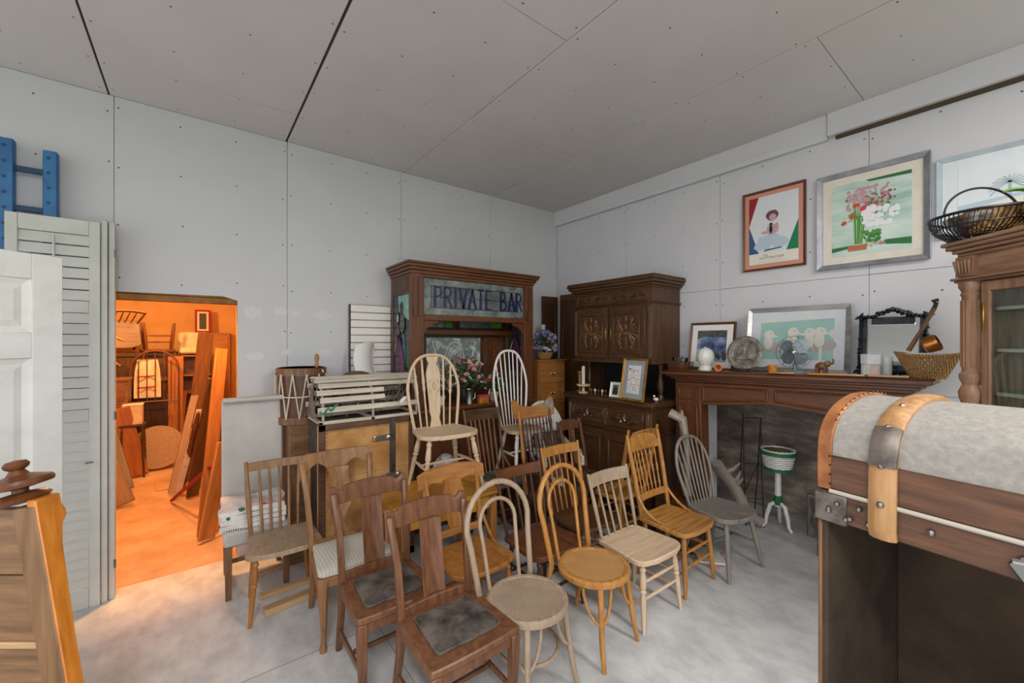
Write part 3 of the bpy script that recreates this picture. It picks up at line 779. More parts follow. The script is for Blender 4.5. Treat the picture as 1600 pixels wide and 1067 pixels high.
# ---------------------------------------------------------------- stained glass colours
def glassm(name, c, c2=None, rough=.15):
    return M(name, c, c2 or tuple(v*.55 for v in c), rough, scale=14)
for n_, c_ in dict(sg_green='2f7a4c', sg_lime='6cae3a', sg_teal='7fb0a0', sg_blue='41588c', sg_navy='23285a', sg_plum='5d2c50', sg_rose='8b4866', sg_white='cfd0c8', sg_grey='6d756f', sg_black='191a1d', sg_dusk='2b3440', sg_olive='3f4a34', sg_gold='b0741f').items(): glassm(n_, X(c_))
M('sg_clear', X('4f5856'), X('8a928e'), .12, scale=7, bump=.3); M('sg_field', X('3c4140'), X('7b7f7d'), .15, scale=3, bump=.25)
M('etched', X('8f9896'), X('c9cfcc'), .25, scale=9, bump=.4, c3=X('6f7a78'))
def pane(par, mat, poly, f, lead, th=.004):
    """one cut glass piece: poly in panel (u,v), f maps (u,v,depth) to local space"""
    n = len(poly)
    vs = [f(u, v, 0) for u, v in poly]+[f(u, v, th) for u, v in poly]
    MB().add(vs, [tuple(range(n))[::-1], tuple(range(n, 2*n))]+[(i, (i+1) % n, n+(i+1) % n, n+i) for i in range(n)]).build('glass_pane', mat, par)
    lead.tube([f(u, v, th*.5) for u, v in poly], .0042, 4, closed=True)
def lady(root, f, flip=False):
    """courting couple in stained glass, panel coordinates u 0..1, v 0..1"""
    g_ = MB(); P = []
    bg = [('sg_teal', [(.35, .82), (1, .7), (1, 1), (.3, 1)]), ('sg_dusk', [(0, .55), (.28, .72), (.35, .82), (.3, 1), (0, 1)]), ('sg_dusk', [(.72, .55), (.86, .6), (1, .7), (1, .45), (.78, .42)]),
          ('sg_olive', [(0, .3), (.05, .3), (.22, .52), (.28, .6), (.28, .72), (0, .55)]), ('sg_green', [(.86, .2), (1, .2), (1, .45), (.78, .42)]),
          ('sg_navy', [(0, .1), (.1, .1), (.07, .3), (0, .3)]), ('sg_grey', [(0, 0), (1, 0), (1, .06), (.5, .1), (0, .08)]), ('sg_dusk', [(.86, .06), (1, .06), (1, .2), (.86, .2)])]
    fg = [('sg_black', [(.44, .84), (.5, .8), (.6, .81), (.63, .87), (.58, .92), (.48, .91)]),               # his head, backlit silhouette put into the glass as black
          ('sg_olive', [(.44, .6), (.62, .58), (.74, .64), (.7, .76), (.58, .81), (.48, .78), (.42, .7)]),       # his coat
          ('sg_blue', [(.56, .58), (.72, .56), (.82, .38), (.84, .2), (.76, .14), (.68, .34)]),              # tails
          ('sg_white', [(.24, .7), (.34, .7), (.37, .76), (.33, .8), (.25, .79), (.22, .75)]),               # bonnet
          ('sg_plum', [(.2, .62), (.3, .7), (.38, .66), (.42, .57), (.36, .53), (.26, .57)]),                # bodice
          ('sg_white', [(.1, .4), (.28, .53), (.34, .53), (.14, .36), (.06, .3)]), ('sg_white', [(.46, .53), (.7, .36), (.86, .12), (.78, .12), (.66, .34), (.44, .5)])]
    a0, b0 = (.3, .53), (.46, .53); L0, L1 = (.04, .1), (.8, .1)
    for k in range(5):
        t0, t1 = k/5, (k+1)/5
        top0, top1 = lerp(a0, b0, t0), lerp(a0, b0, t1); bo0, bo1 = lerp(L0, L1, t0), lerp(L0, L1, t1)
        mid0 = (bo0[0]*.62+top0[0]*.38+(.02 if k > 2 else -.03), .33); mid1 = (bo1[0]*.62+top1[0]*.38+(.02 if k > 1 else -.03), .33)
        fg.append((('sg_navy', 'sg_rose', 'sg_plum', 'sg_rose', 'sg_plum')[k], [top0, top1, mid1, bo1, ((bo0[0]+bo1[0])/2, .07), bo0, mid0]))
    for i, (m_, poly) in enumerate(bg): pane(root, m_, poly, f, g_)
    for m_, poly in fg: pane(root, m_, poly, lambda u, v, w_: f(u, v, w_+.0035), g_)
    g_.build('lead_came', 'iron', root)
# ---------------------------------------------------------------- PRIVATE BAR back-bar cabinet
W, D = 1.5, .5
R = thing('bar_cabinet', 'carved wooden bar canopy cabinet with stained glass PRIVATE BAR sign and figure panels', 'cabinet', (1.6, 3.61, 0))
cornice(R, 'mahog_x', 0, W, 0, D, 2.47, [(.012, .03), (.03, .03), (.05, .028), (.06, .022)])
for x in (0, W-.13):
    bx('pillar', 'mahog', R, x, x+.13, 0, .06, 1.18, 2.47)
    for k in (0, 1): bx('flute', 'mahog', R, x+.018+k*.055, x+.058+k*.055, -.012, .001, 2.06, 2.44)
    bx('rear_pillar', 'mahog', R, x if x == 0 else W-.05, x+.05 if x == 0 else W, D-.05, D, 1.18, 2.47)
for nm, x in (('left', 0), ('right', W-.025)):
    bx('side_rail', 'walnut', R, x, x+.025, .06, D-.05, 2.28, 2.47); bx('side_rail', 'walnut', R, x, x+.025, .06, D-.05, 1.18, 1.4)
bx('side_panel', 'walnut', R, -.006, .004, .1, D-.08, 2.31, 2.44)
y0_, y1_ = .062, D-.052
pl = MB().box(.012, .014, y0_, y1_, 1.4, 2.28).build('stained_glass', 'sg_dusk', R)
lady(pl, lambda u, v, w_: (.011-w_, y1_+(y0_-y1_)*u, 1.4+.88*v))
pr_ = MB().box(W-.014, W-.012, y0_, y1_, 1.4, 2.28).build('stained_glass', 'sg_dusk', R)
lady(pr_, lambda u, v, w_: (W-.015-w_, y1_+(y0_-y1_)*u, 1.4+.88*v))
# sign: frame, border panes, lettering
bx('sign_rail', 'mahog_x', R, .13, W-.13, 0, .05, 2.03, 2.085); bx('sign_rail', 'mahog_x', R, .13, W-.13, .0, .05, 2.44, 2.47)
SX0, SX1, SZ0, SZ1 = .13, W-.13, 2.085, 2.44
sg = MB().box(SX0, SX1, .028, .03, SZ0, SZ1).build('sign_panel', 'sg_dusk', R)
ld = MB(); fS = lambda u, v, w_: (SX0+(SX1-SX0)*u, .027-w_, SZ0+(SZ1-SZ0)*v)
bu, bv = .065, .2
for k in range(5):
    a, b = bu+(1-2*bu)*k/5, bu+(1-2*bu)*(k+1)/5
    oa = 0 if k == 0 else a; ob = 1 if k == 4 else b
    pane(sg, 'sg_clear', [(oa, 1), (a, 1-bv), (b, 1-bv), (ob, 1)], fS, ld); pane(sg, 'sg_clear', [(a, bv), (oa, 0), (ob, 0), (b, bv)], fS, ld)
for k in range(2):
    a, b = bv+(1-2*bv)*k/2, bv+(1-2*bv)*(k+1)/2
    oa = 0 if k == 0 else a; ob = 1 if k == 1 else b
    pane(sg, 'sg_clear', [(0, oa), (bu, a), (bu, b), (0, ob)], fS, ld); pane(sg, 'sg_clear', [(1-bu, a), (1, oa), (1, ob), (1-bu, b)], fS, ld)
for k in range(10):
    a, b = bu+(1-2*bu)*k/10, bu+(1-2*bu)*(k+1)/10
    for q in range(2): pane(sg, 'sg_field', [(a, bv+.3*q), (b, bv+.3*q), (b, bv+.3*q+.3), (a, bv+.3*q+.3)], fS, ld)
ld.build('lead_came', 'iron', sg)
GLY = {'P': [[(0, 0), (0, 1)], [(0, 1), (.35, .98), (.5, .8), (.4, .58), (0, .5)]], 'R': [[(0, 0), (0, 1)], [(0, 1), (.35, .98), (.5, .8), (.4, .6), (0, .52)], [(.2, .52), (.55, 0)]],
       'I': [[(.1, 0), (.1, 1)]], 'V': [[(0, 1), (.28, 0)], [(.28, 0), (.56, 1)]], 'A': [[(0, 0), (.28, 1)], [(.28, 1), (.56, 0)], [(.12, .36), (.46, .36)]],
       'T': [[(.25, 0), (.25, 1)], [(0, 1), (.5, 1)]], 'E': [[(0, 0), (0, 1)], [(0, 1), (.42, 1)], [(0, .52), (.34, .52)], [(0, 0), (.44, 0)]],
       'B': [[(0, 0), (0, 1)], [(0, 1), (.32, .97), (.42, .78), (.3, .56), (0, .52)], [(.1, .52), (.4, .46), (.5, .25), (.38, .03), (0, 0)]]}
def lettering(par, text, x, z, h, y, mat, sw, adv, name='letter'):
    for ch in text:
        if ch != ' ':
            m = MB()
            for st_ in GLY[ch]:
                for k, (a, b) in enumerate(zip(st_, st_[1:])):
                    a3 = Vector((x+a[0]*h*.75, y, z+a[1]*h)); b3 = Vector((x+b[0]*h*.75, y, z+b[1]*h))
                    t = (b3-a3).normalized(); nrm = Vector((-t.z, 0, t.x))
                    wd = sw*(1.25 if abs(t.z) > .9 else .75)
                    w1 = wd*(1.5 if a[1] < .02 and abs(t.z) > .7 else 1); w2 = wd*(1.5 if b[1] < .02 and abs(t.z) > .7 else 1)
                    q = [a3-nrm*w1-t*.002, a3+nrm*w1-t*.002, b3+nrm*w2+t*.002, b3-nrm*w2+t*.002]
                    m.add(q+[p+Vector((0, .004, 0)) for p in q], [(3, 2, 1, 0), (4, 5, 6, 7), (0, 1, 5, 4), (1, 2, 6, 5), (2, 3, 7, 6), (3, 0, 4, 7)])
            m.build(name, mat, par)
        x += adv*(.62 if ch == 'I' else .8 if ch == ' ' else 1)
lettering(sg, 'PRIVATE BAR', .255, 2.165, .195, .0145, 'sg_navy', .0075, .107)
# niche: back panelling, leaded lights, etched mirror, cupboards, counter and base
bx('back_board', 'walnut', R, .05, W-.05, D-.012, D, 1.18, 2.47)
bx('shelf_beam', 'mahog_x', R, .03, W-.03, D-.16, D-.012, 1.9, 1.955)
for k, (a, b) in enumerate(((.3, .7), (.8, 1.38))):
    o = bx('leaded_light', 'mahog_x', R, a-.03, b+.03, D-.03, D-.013, 1.96, 2.14)
    ld = MB(); fW = lambda u, v, w_, a=a, b=b: (a+(b-a)*u, D-.031-w_, 1.98+.14*v)
    for i in range(4): pane(o, 'sg_clear' if i != 3 else 'sg_lime', [(i/4, 0), ((i+1)/4, 0), ((i+1)/4, 1), (i/4, 1)], fW, ld)
    ld.build('lead_came', 'iron', o)
o = bx('etched_mirror', 'etched', R, .38, 1.08, D-.03, D-.013, 1.36, 1.87)
m = MB()
for k in range(3):
    m.tube([(.73+(.2-.05*k)*math.cos(a)*.6, D-.032, 1.62+(.2-.05*k)*math.sin(a)) for a in [2*math.pi*i/24 for i in range(24)]], .004, 5, closed=True)
for s in (-1, 1):
    for k in range(3): m.tube([(.73+s*(.14+.08*t/5+.03*k), D-.032, 1.42+.07*k+.06*t*(.5+.2*k)) for t in range(6)], .005, 5)
m.build('etched_scroll', 'white', o)
for k in (0, 1):
    q = (.07, 1.12)[k]; d_ = bx('cupboard_door', 'mahog', R, q, q+.28, D-.032, D-.013, 1.2, 1.88); panel(d_, 'mahog', q+.03, q+.25, 1.25, 1.84, D-.032, .008, .018)
for k in (0, 1): MB().ball((1.2+k*.1, D-.045, 1.74), .016, 8).build('knob', 'brass', R)
MB().prism([(.13, 2.03), (.3, 2.03), (.28, 2.0), (.22, 1.985), (.17, 1.95), (.15, 1.91), (.13, 1.9)], .015, .035, 'xz').build('scroll_bracket', 'mahog', R, .003)
MB().prism([(W-.13, 2.03), (W-.3, 2.03), (W-.28, 2.0), (W-.22, 1.985), (W-.17, 1.95), (W-.15, 1.91), (W-.13, 1.9)], .015, .035, 'xz').build('scroll_bracket', 'mahog', R, .003)
bx('counter', 'mahog_x', R, -.02, W+.02, -.03, D, 1.14, 1.18); bx('base', 'walnut', R, 0, W, .02, D, 0, 1.14)
for k in range(3): panel(R, 'mahog', .06+k*.48, .48+k*.48, .15, 1.05, .02)
wood('carved', X('4a3320'), X('775437'), .35)
# ---------------------------------------------------------------- carved two-tier buffet
R = thing('buffet', 'dark carved two-tier buffet with relief doors, open middle shelf and ring-pull drawers', 'cabinet', (3.42, 3.39, 0), -math.pi/2)
W, D = 1.13, .59
bx('base', 'walnut', R, .02, W-.02, .02, D, .08, 1.16); bx('plinth', 'walnut_x', R, 0, W, 0, D, 0, .09)
cornice(R, 'walnut_x', .02, W-.02, .02, D, .9, [(.012, .012), (.022, .014)], 'waist_moulding')
cornice(R, 'walnut_x', .02, W-.02, .02, D, 1.16, [(.012, .02), (.035, .018), (.05, .03), (.045, .012)], 'top_board')
for k in (0, 1):
    a, b = .09+k*.49, .55+k*.49
    o = bx('drawer', 'walnut_x', R, a, b, .0, .03, .95, 1.13); panel(o, 'walnut_x', a+.01, b-.01, .965, 1.115, 0, .008, .016)
    carving(o, 'walnut', (a+b)/2, 1.04, .4, .1, -.004, k)
    ring = MB().tube([((a+b)/2+.026*math.cos(q), -.022, 1.03+.026*math.sin(q)) for q in [2*math.pi*i/16 for i in range(16)]], .005, 6, closed=True); ring.ball(((a+b)/2, -.012, 1.055), .014, 8)
    ring.build('ring_pull', 'chrome', o)
    o = bx('door', 'walnut', R, a-.03, b+.01, .0, .03, .12, .88); panel(o, 'walnut', a+.02, b-.04, .18, .83, 0, .014, .028, mat2='walnut_x')
for x in (.04, .555, W-.075): bx('stile_block', 'carved', R, x, x+.04, -.004, .03, .95, 1.13)
bx('niche_side', 'walnut', R, .06, .08, .32, D, 1.24, 1.62)
bx('rear_board', 'black', R, .06, W-.06, D-.015, D, 1.24, 1.62)
for x in (.09, W-.1): MB().lathe([(.03, 1.24), (.03, 1.27), (.018, 1.29), (.03, 1.34), (.036, 1.4), (.02, 1.47), (.016, 1.54), (.03, 1.58), (.03, 1.62)], (x, .3, 0), 12).build('turned_column', 'walnut', R)
U0, U1, UY = .05, W-.06, .09
bx('upper_body', 'walnut', R, U0, U1, UY, D, 1.62, 2.36)
cornice(R, 'walnut_x', U0, U1, UY, D, 1.6, [(.02, .022)], 'lower_moulding')
cornice(R, 'walnut_x', U0, U1, UY, D, 2.2, [(.012, .012), (.022, .012)], 'frieze_moulding')
cornice(R, 'walnut_x', U0, U1, UY, D, 2.36, [(.01, .02), (.03, .025), (.055, .03), (.07, .03), (.065, .015)])
for k in range(4):
    a = U0+.05+k*.235; o = panel(R, 'walnut_x', a, a+.215, 2.235, 2.345, UY, .008, .014); carving(R, 'walnut', a+.107, 2.29, .18, .08, UY-.006, k)
for k in (0, 1):
    a, b = U0+.05+k*.465, U0+.49+k*.465
    o = bx('door', 'walnut', R, a, b, UY-.022, UY+.002, 1.65, 2.18); panel(o, 'walnut', a+.05, b-.05, 1.7, 2.13, UY-.022, .016, .026, mat2='walnut_x')
    carving(o, 'carved', (a+b)/2, 1.93, .36, .42, UY-.03, 5)
    bx('escutcheon', 'brass', o, (b-.03 if k == 0 else a+.016), (b-.016 if k == 0 else a+.03), UY-.028, UY-.02, 1.84, 1.98)
for x in (U0, U1-.045):
    for q in range(3): MB().tube([(x+.01+q*.012, UY-.002, 1.66), (x+.01+q*.012, UY-.002, 2.17)], .005, 6).build('reeding', 'walnut', R)
# ---------------------------------------------------------------- fireplace mantel
R = thing('fireplace_mantel', 'mahogany fireplace mantel surround with panelled frieze and peaked opening', 'mantel', (3.66, 2.27, 0), rot=(0, math.radians(-1.4), -math.pi/2))
L = 1.9
def mat_m(x0, x1, z0, z1, y0=.06, y1=.2, nm='pilaster'): return bx(nm, 'mahog', R, x0, x1, y0, y1, z0, z1)
mat_m(.105, .355, 0, 1.43); mat_m(L-.39, L-.13, -.06, 1.43)
MB().prism([(.355, 1.43), (.355, 1.225), (.95, 1.285), (L-.39, 1.225), (L-.39, 1.43)], .06, .2, 'xz').build('frieze', 'mahog_x', R, .003)
cornice(R, 'mahog_x', .14, L-.12, .05, .24, 1.43, [(.0, .012), (.02, .022), (.05, .022), (.08, .02), (.115, .03), (.105, .012)], 'mantel_shelf')
panel(R, 'mahog', .135, .325, 1.27, 1.4, .06, .012, .02); panel(R, 'mahog', L-.355, L-.165, 1.27, 1.4, .06, .012, .02)
panel(R, 'mahog', .135, .325, .2, 1.23, .06, .012, .02); panel(R, 'mahog', L-.355, L-.165, .2, 1.23, .06, .012, .02)
for s in (0, 1):   # frieze panels whose lower edge follows the peak
    q = [(.385, 1.4), (.92, 1.4), (.92, 1.315), (.385, 1.27)] if s == 0 else [(.98, 1.4), (L-.41, 1.4), (L-.41, 1.27), (.98, 1.315)]
    m = MB(); n = 4
    for i in range(4):
        a, b = Vector((q[i][0], .056, q[i][1])), Vector((q[(i+1) % 4][0], .056, q[(i+1) % 4][1])); m.tube([a, b], .011, 6)
    m.build('panel_moulding', 'mahog', R)
    MB().prism(q, .055, .061, 'xz').build('panel', 'mahog_x', R)
bx('foot_block', 'mahog', R, .095, .365, .05, .2, 0, .12)
# ---------------------------------------------------------------- glazed display cabinet, set at an angle
R = thing('display_cabinet', 'walnut glazed display cabinet with fluted corner column and green-lined shelves', 'cabinet', (3.224, .282, 0), math.atan2(-.752, -.659))
W, D = 1.15, .42
wood('vitrine', X('7a5743'), X('a98569'), .4); wood('vitrine_x', X('7a5743'), X('ac886c'), .4, axis='x')
M('felt', X('6f8a55'), X('86a068'), .95, scale=30); M('dkback', X('2a2a2a'), X('3a3a3c'), .6, scale=3)
bx('base', 'vitrine', R, 0, W, .02, D, 0, .75); cornice(R, 'vitrine_x', 0, W, .0, D, .72, [(.01, .03), (.025, .03)], 'waist_moulding')
bx('rear_pane', 'glass', R, .02, W-.02, D-.01, D-.005, .78, 2.16)
bx('rear_rail', 'vitrine_x', R, .02, W-.02, D-.02, D, 1.42, 1.47)
for x in (0, W-.02): bx('side_panel', 'vitrine', R, x, x+.02, .05, D, .78, 2.16)
bx('frieze', 'vitrine_x', R, 0, W, .02, D, 2.15, 2.28)
cornice(R, 'vitrine_x', 0, W, .0, D, 2.135, [(.01, .012), (.02, .014)], 'frieze_moulding')
cornice(R, 'vitrine_x', 0, W, .0, D, 2.27, [(.0, .02), (.015, .02), (.032, .022), (.045, .02)])
for x in (.045, W-.045):
    MB().lathe([(.05, .78), (.05, .82), (.04, .84), (.052, .9), (.03, .95), (.03, 1.4), (.048, 1.43), (.048, 1.46), (.032, 1.48), (.046, 1.53), (.05, 1.56), (.034, 1.6), (.046, 1.63), (.046, 1.655), (.036, 1.665), (.036, 2.06), (.042, 2.07), (.036, 2.085), (.048, 2.11), (.05, 2.135)], (x, .03, 0), 20, lobes=0).build('column', 'vitrine', R)
    f = MB()
    for k in range(9):
        a = math.pi+math.pi*k/8; f.tube([(x+.037*math.cos(a), .03+.037*math.sin(a), 1.69), (x+.037*math.cos(a), .03+.037*math.sin(a), 2.04)], .0045, 5)
    f.build('fluting', 'vitrine', R)
    m = MB(); m.box(x-.045, x+.045, -.008, .05, 2.165, 2.27)
    for k in range(5): m.tube([(x-.03+.015*k, -.012, 2.18), (x+(-.03+.015*k)*1.25, -.018, 2.25)], [.005, .01], 6)
    m.build('corner_block', 'vitrine', R, .002)
carving(R, 'walnut', W/2, 2.215, .36, .1, .01, 3); m = MB(); m.ball((W/2, .0, 2.24), .05, 10, (1.6, .5, .9)); m.build('carved_head', 'walnut', R)
for x0_, x1_ in ((.1, W/2), (W/2, W-.1)):
    o = MB(); o.box(x0_, x0_+.04, .02, .045, .8, 2.13).box(x1_-.04, x1_, .02, .045, .8, 2.13).box(x0_+.04, x1_-.04, .02, .045, .8, .85).box(x0_+.04, x1_-.04, .02, .045, 2.08, 2.13)
    o = o.build('door', 'vitrine', R, .003); MB().box(x0_+.035, x1_-.035, .03, .034, .84, 2.09).build('pane', 'glass', o)
    bx('key_plate', 'brass', o, x0_+.008, x0_+.02, .012, .02, 1.88, 2.02)
for z in (1.12, 1.36, 1.57, 1.79, 2.0):
    bx('shelf', 'felt', R, .03, W-.03, .08, D-.016, z-.016, z)
    bx('shelf_edge', 'white', R, .03, W-.03, .068, .08, z-.018, z+.001)
for k in range(5): bx('book_row', ('mahog', 'redbrown')[k % 2], R, .14+k*.17, .29+k*.17, .18, .32, 2.0, 2.05)
# ---------------------------------------------------------------- dome-top trunk on a stand
R = thing('dome_trunk', 'large dome-top trunk with canvas lid, wooden slat, orange leather edge and open front', 'trunk', (1.45, .40, .5), math.atan2(-.99, -.15))
M('canvas', X('8a8681'), X('9c9892'), .85, scale=60, bump=.25, c3=X('938f89')); wood('trunkwood', X('40291c'), X('6d4a35'), .55, axis='x', scale=7); M('tanleather', X('7f4a25'), X('a96d3e'), .5, scale=14, bump=.1)
M('trunkin', X('2f2419'), X('4a3a2a'), .9, scale=5)
L_, D_, z0 = .85, .5, .9
def prof(t):   # t 0..1 over the dome from front foot to back foot
    a = math.pi*t; return (D_/2-D_/2*math.cos(a)*(1-.0), z0+.105+.15*math.sin(a)**.8)
def dome(x0, x1, off=0., n=18):
    pts = [(0-off, z0+.0), (0-off, z0+.1)]+[(prof(k/n)[0]+(-off if k < n/2 else off)*abs(math.cos(math.pi*k/n)), prof(k/n)[1]+off*math.sin(math.pi*k/n)) for k in range(1, n)]+[(D_+off, z0+.1), (D_+off, z0)]
    return MB().prism(pts, x0, x1, 'yz')
dome(.0, L_).build('lid', 'canvas', R)
bx('lid_front_board', 'trunkwood', R, .03, L_-.03, -.007, .001, z0+.004, z0+.1)
for x0_, x1_ in ((-.004, .032), (L_-.032, L_+.004)): dome(x0_, x1_, .008).build('leather_binding', 'tanleather', R, .003)
st = MB()
for k in range(26):
    t = k/25; y, z = prof(.02+t*.96) if k > 3 else (0, z0+.02+k*.025)
    st.ball((.03, y-.011 if k <= 3 else y-.009*math.cos(math.pi*t), z+.009*math.sin(math.pi*t)), .0035, 5)
st.build('stitching', 'black', R)['kind'] = 'stuff'
def slat(x, w_):
    pts = [(-.014, z0-.085), (-.02, z0-.06), (-.018, z0), (-.014, z0+.1)]+[(prof(k/18)[0]-.005*math.cos(math.pi*k/18), prof(k/18)[1]+.005*math.sin(math.pi*k/18)) for k in range(1, 18)]+[(D_+.022, z0+.1), (D_+.022, z0)]
    m = MB(); m.tube([(x, y, z) for y, z in pts[:17]], w_/2, 10, flatb=.42); o = m.build('hardwood_slat', 'tanwood', R)
    pts2 = [(y-.004, z) for y, z in pts[3:9]]; MB().tube([(x, y-.003, z+.001) for y, z in pts2[:4]], w_/2*1.02, 10, flatb=.45).build('worn_metal_clamp', 'oldmetal', o)
    for k in (2, 3, 6, 9): MB().ball((x, pts[k][0]-.012, pts[k][1]+.004), .009, 8).build('rivet', 'steel', o)
M('oldmetal', X('4a4440'), X('8a8078'), .5, .5, scale=12)
wood('tanwood', X('8a6238'), X('bd9264'), .5)
M('cream_bead', X('b8b0a4'), rough=.5)
slat(.15, .06); slat(.62, .06)
MB().tube([(.03, -.012, z0+.0), (L_-.03, -.012, z0)], .006, 6).build('edge_bead', 'cream_bead', R)
bx('front_rail', 'trunkwood', R, 0, L_, -.008, .03, z0-.085, z0-.004)
cp = bx('corner_cap', 'oldmetal', R, -.008, .07, -.014, .02, z0-.09, z0-.008)
for k in range(7): MB().ball((.03+.02*(k % 3)+.05*(k > 3), -.016, z0-.05+.022*math.sin(k*2)), .008, 7).build('rivet', 'steel', cp)
for k in range(3): MB().ball((.24+k*.16, -.012, z0-.035), .009, 8).build('rivet', 'steel', R)
hp = MB(); hp.prism([(.36, z0-.05), (.38, z0-.025), (.44, z0-.035), (.5, z0-.02), (.52, z0-.05), (.5, z0-.085), (.44, z0-.07), (.39, z0-.095)], -.02, -.008, 'xz')
hp = hp.build('hasp_plate', 'steel', R, .003); MB().tube([(.37, -.022, z0-.04), (.42, -.026, z0-.03), (.46, -.024, z0-.045), (.51, -.022, z0-.03)], .007, 7).build('hasp_rim', 'chrome', hp)
bx('side_board', 'trunkin', R, 0, .02, 0, D_, 0, z0-.004); bx('side_board', 'trunkin', R, L_-.02, L_, 0, D_, 0, z0-.004)
bx('back_board', 'trunkin', R, .02, L_-.02, D_-.02, D_, 0, z0-.004); bx('bottom_board', 'trunkin', R, .02, L_-.02, 0, D_-.02, 0, .02)
bx('front_post', 'ash', R, .44, .47, 0, .03, .02, z0-.09); bx('edge_strip', 'brown', R, -.004, .006, -.003, .02, 0, z0-.09)
R2 = thing('trunk_stand', 'plain low wooden table under the dome-top trunk', 'table', (1.45, .40, 0), math.atan2(-.99, -.15))
bx('tabletop', 'brown_x', R2, -.01, L_+.02, -.02, D_+.02, .47, .499)
for x in (.05, L_-.05):
    for y in (.04, D_-.04): bx('leg', 'brown', R2, x-.025, x+.025, y-.025, y+.025, 0, .47)
# ---------------------------------------------------------------- small chest of drawers in the corner
R = thing('drawer_chest', 'narrow oak chest of drawers with chrome pulls between bar and buffet', 'chest', (3.32, 3.76, 0))
W, D, hh = .46, .34, 1.6
bx('body', 'oak', R, 0, W, .015, D, 0, hh-.03); cornice(R, 'oak_x', 0, W, .015, D, hh-.03, [(.012, .012), (.022, .018)], 'top_board')
for k, (a, b) in enumerate(((1.31, 1.54), (1.09, 1.28), (.86, 1.06), (.62, .83), (.36, .59), (.1, .33))):
    o = bx('drawer', 'oak_x', R, .025, W-.025, -.002, .02, a, b)
    pu = MB().tube([(W/2-.035+.07*i/6, -.02-.012*math.sin(i/6*math.pi), (a+b)/2-.012*math.sin(i/6*math.pi)) for i in range(7)], .005, 6); pu.ball((W/2-.035, -.006, (a+b)/2), .012, 7).ball((W/2+.035, -.006, (a+b)/2), .012, 7)
    pu.build('pull', 'chrome', o)
    if k in (1,):
        m = MB()
        for q in range(16): m.box(.035+q*.021, .048+q*.021, -.008, .0, b-.028, b-.006)
        m.build('dentil_strip', 'oak', o)
# ---------------------------------------------------------------- dark panels leaning in the corner
for k, (x, y, rz, hgt, w_, lab) in enumerate(((3.72, 4.13, 0, 2.44, .28, 'tall dark cupboard door leaning on the wall behind the oak chest'), (3.97, 4.06, -math.pi/2, 2.46, .5, 'tall dark panelled door leaning in the corner beside the buffet'))):
    R = thing('cupboard_door', lab, 'door', (x, y, 0), rz)
    o = bx('slab', 'walnut', R, 0, w_, 0, .03, 0, hgt); panel(R, 'walnut', .04, w_-.04, 1.0, hgt-.08, 0, .008, .02); panel(R, 'walnut', .04, w_-.04, .1, .92, 0, .008, .02)
R = thing('black_board', 'black framed board standing between the bar and the oak chest', 'board', (3.14, 4.13, 0)); bx('frame', 'black', R, 0, .26, 0, .03, 0, 2.02); bx('face', 'dkback', R, .02, .24, -.004, .002, .1, 2.0)
# ================================================================ smaller things
def xz(px, py, Y): p = onY(px, py, Y); return p[0], p[2]
# ---------------------------------------------------------------- blue pallet-rack upright
M('bluepaint', X('1d5a8c'), X('2a6ea4'), .45, scale=8); M('bluedark', X('123a5c'), rough=.5)
Y = 4.1
xa, za = xz(11, 217, Y); xb, zb = xz(80, 238, Y)
R = thing('rack_upright', 'blue steel pallet rack upright with punched posts leaning on the white wall', 'rack', ((xa+xb)/2, Y, 0))
hx = (xb-xa)/2
for s, z in ((-1, za), (1, zb)):
    MB().box(s*hx-.034, s*hx+.034, -.03, .03, 0, z).build('post', 'bluepaint', R, .006)
    h_ = MB()
    for k in range(32): 
        if z-.04-k*.1 > .1: h_.prism(arc((s*hx-.006, z-.05-k*.1), .011, 0, 315, 8), -.0315, -.0295, 'xz')
    h_.build('punched_holes', 'bluedark', R)['kind'] = 'stuff'
for py in (266, 327, 400):
    z = xz(45, py, Y)[1]; bx('brace', 'bluedark', R, -hx+.03, hx-.03, -.012, .012, z-.018, z+.018)
# ---------------------------------------------------------------- louvred folding shutters
M('shutter', X('b9bab4'), X('c6c7c2'), .6, scale=3)
Y = 4.06
R = thing('folding_shutter', 'tall pale grey louvred folding shutter standing beside the doorway', 'shutter', (-.95, Y, 0))
def leaf(x0, w_, y, h_, nm):
    m = MB(); m.box(x0, x0+.055, y-.014, y+.014, 0, h_).box(x0+w_-.055, x0+w_, y-.014, y+.014, 0, h_)
    for z0_, z1_ in ((0, .14), (1.28, 1.36), (2.02, 2.1), (h_-.1, h_)): m.box(x0+.055, x0+w_-.055, y-.013, y+.013, z0_, z1_)
    return m.build(nm, 'shutter', R, .003)
o = leaf(0, .43, -.05, 2.65, 'shutter_leaf')
sl = MB().box(.055, .375, -.003, .003, -.034, .034, R=(math.radians(-9), 0, 0)).build('slat', 'shutter', o); sl.location = (0, -.05, .18)
for z0_, z1_ in ((.14, 1.28), (1.36, 2.02), (2.1, 2.55)):
    n = int((z1_-z0_)/.066)
    for k in range(n):
        z = z0_+(z1_-z0_)*(k+.5)/n
        if z0_ == .14 and k == 0: sl.location = (0, -.05, z)
        else: share(sl, o, (0, -.05, z))
MB().tube([(.215, -.083, 2.12), (.215, -.083, 2.53)], .007, 6).build('tilt_rod', 'shutter', o)
bx('shutter_leaf', 'shutter', R, .432, .464, -.05, .0, 0, 2.67); bx('shutter_leaf', 'shutter', R, .468, .5, -.03, .03, 0, 2.67)
for z in (2.45, 1.3, .25): MB().tube([(.5, -.03, z-.03), (.5, -.03, z+.03)], .008, 6).build('hinge', 'steel', R)
MB().tube([(.36, -.09, 1.0), (.4, -.085, 1.0)], .006, 6).build('knob', 'steel', o)
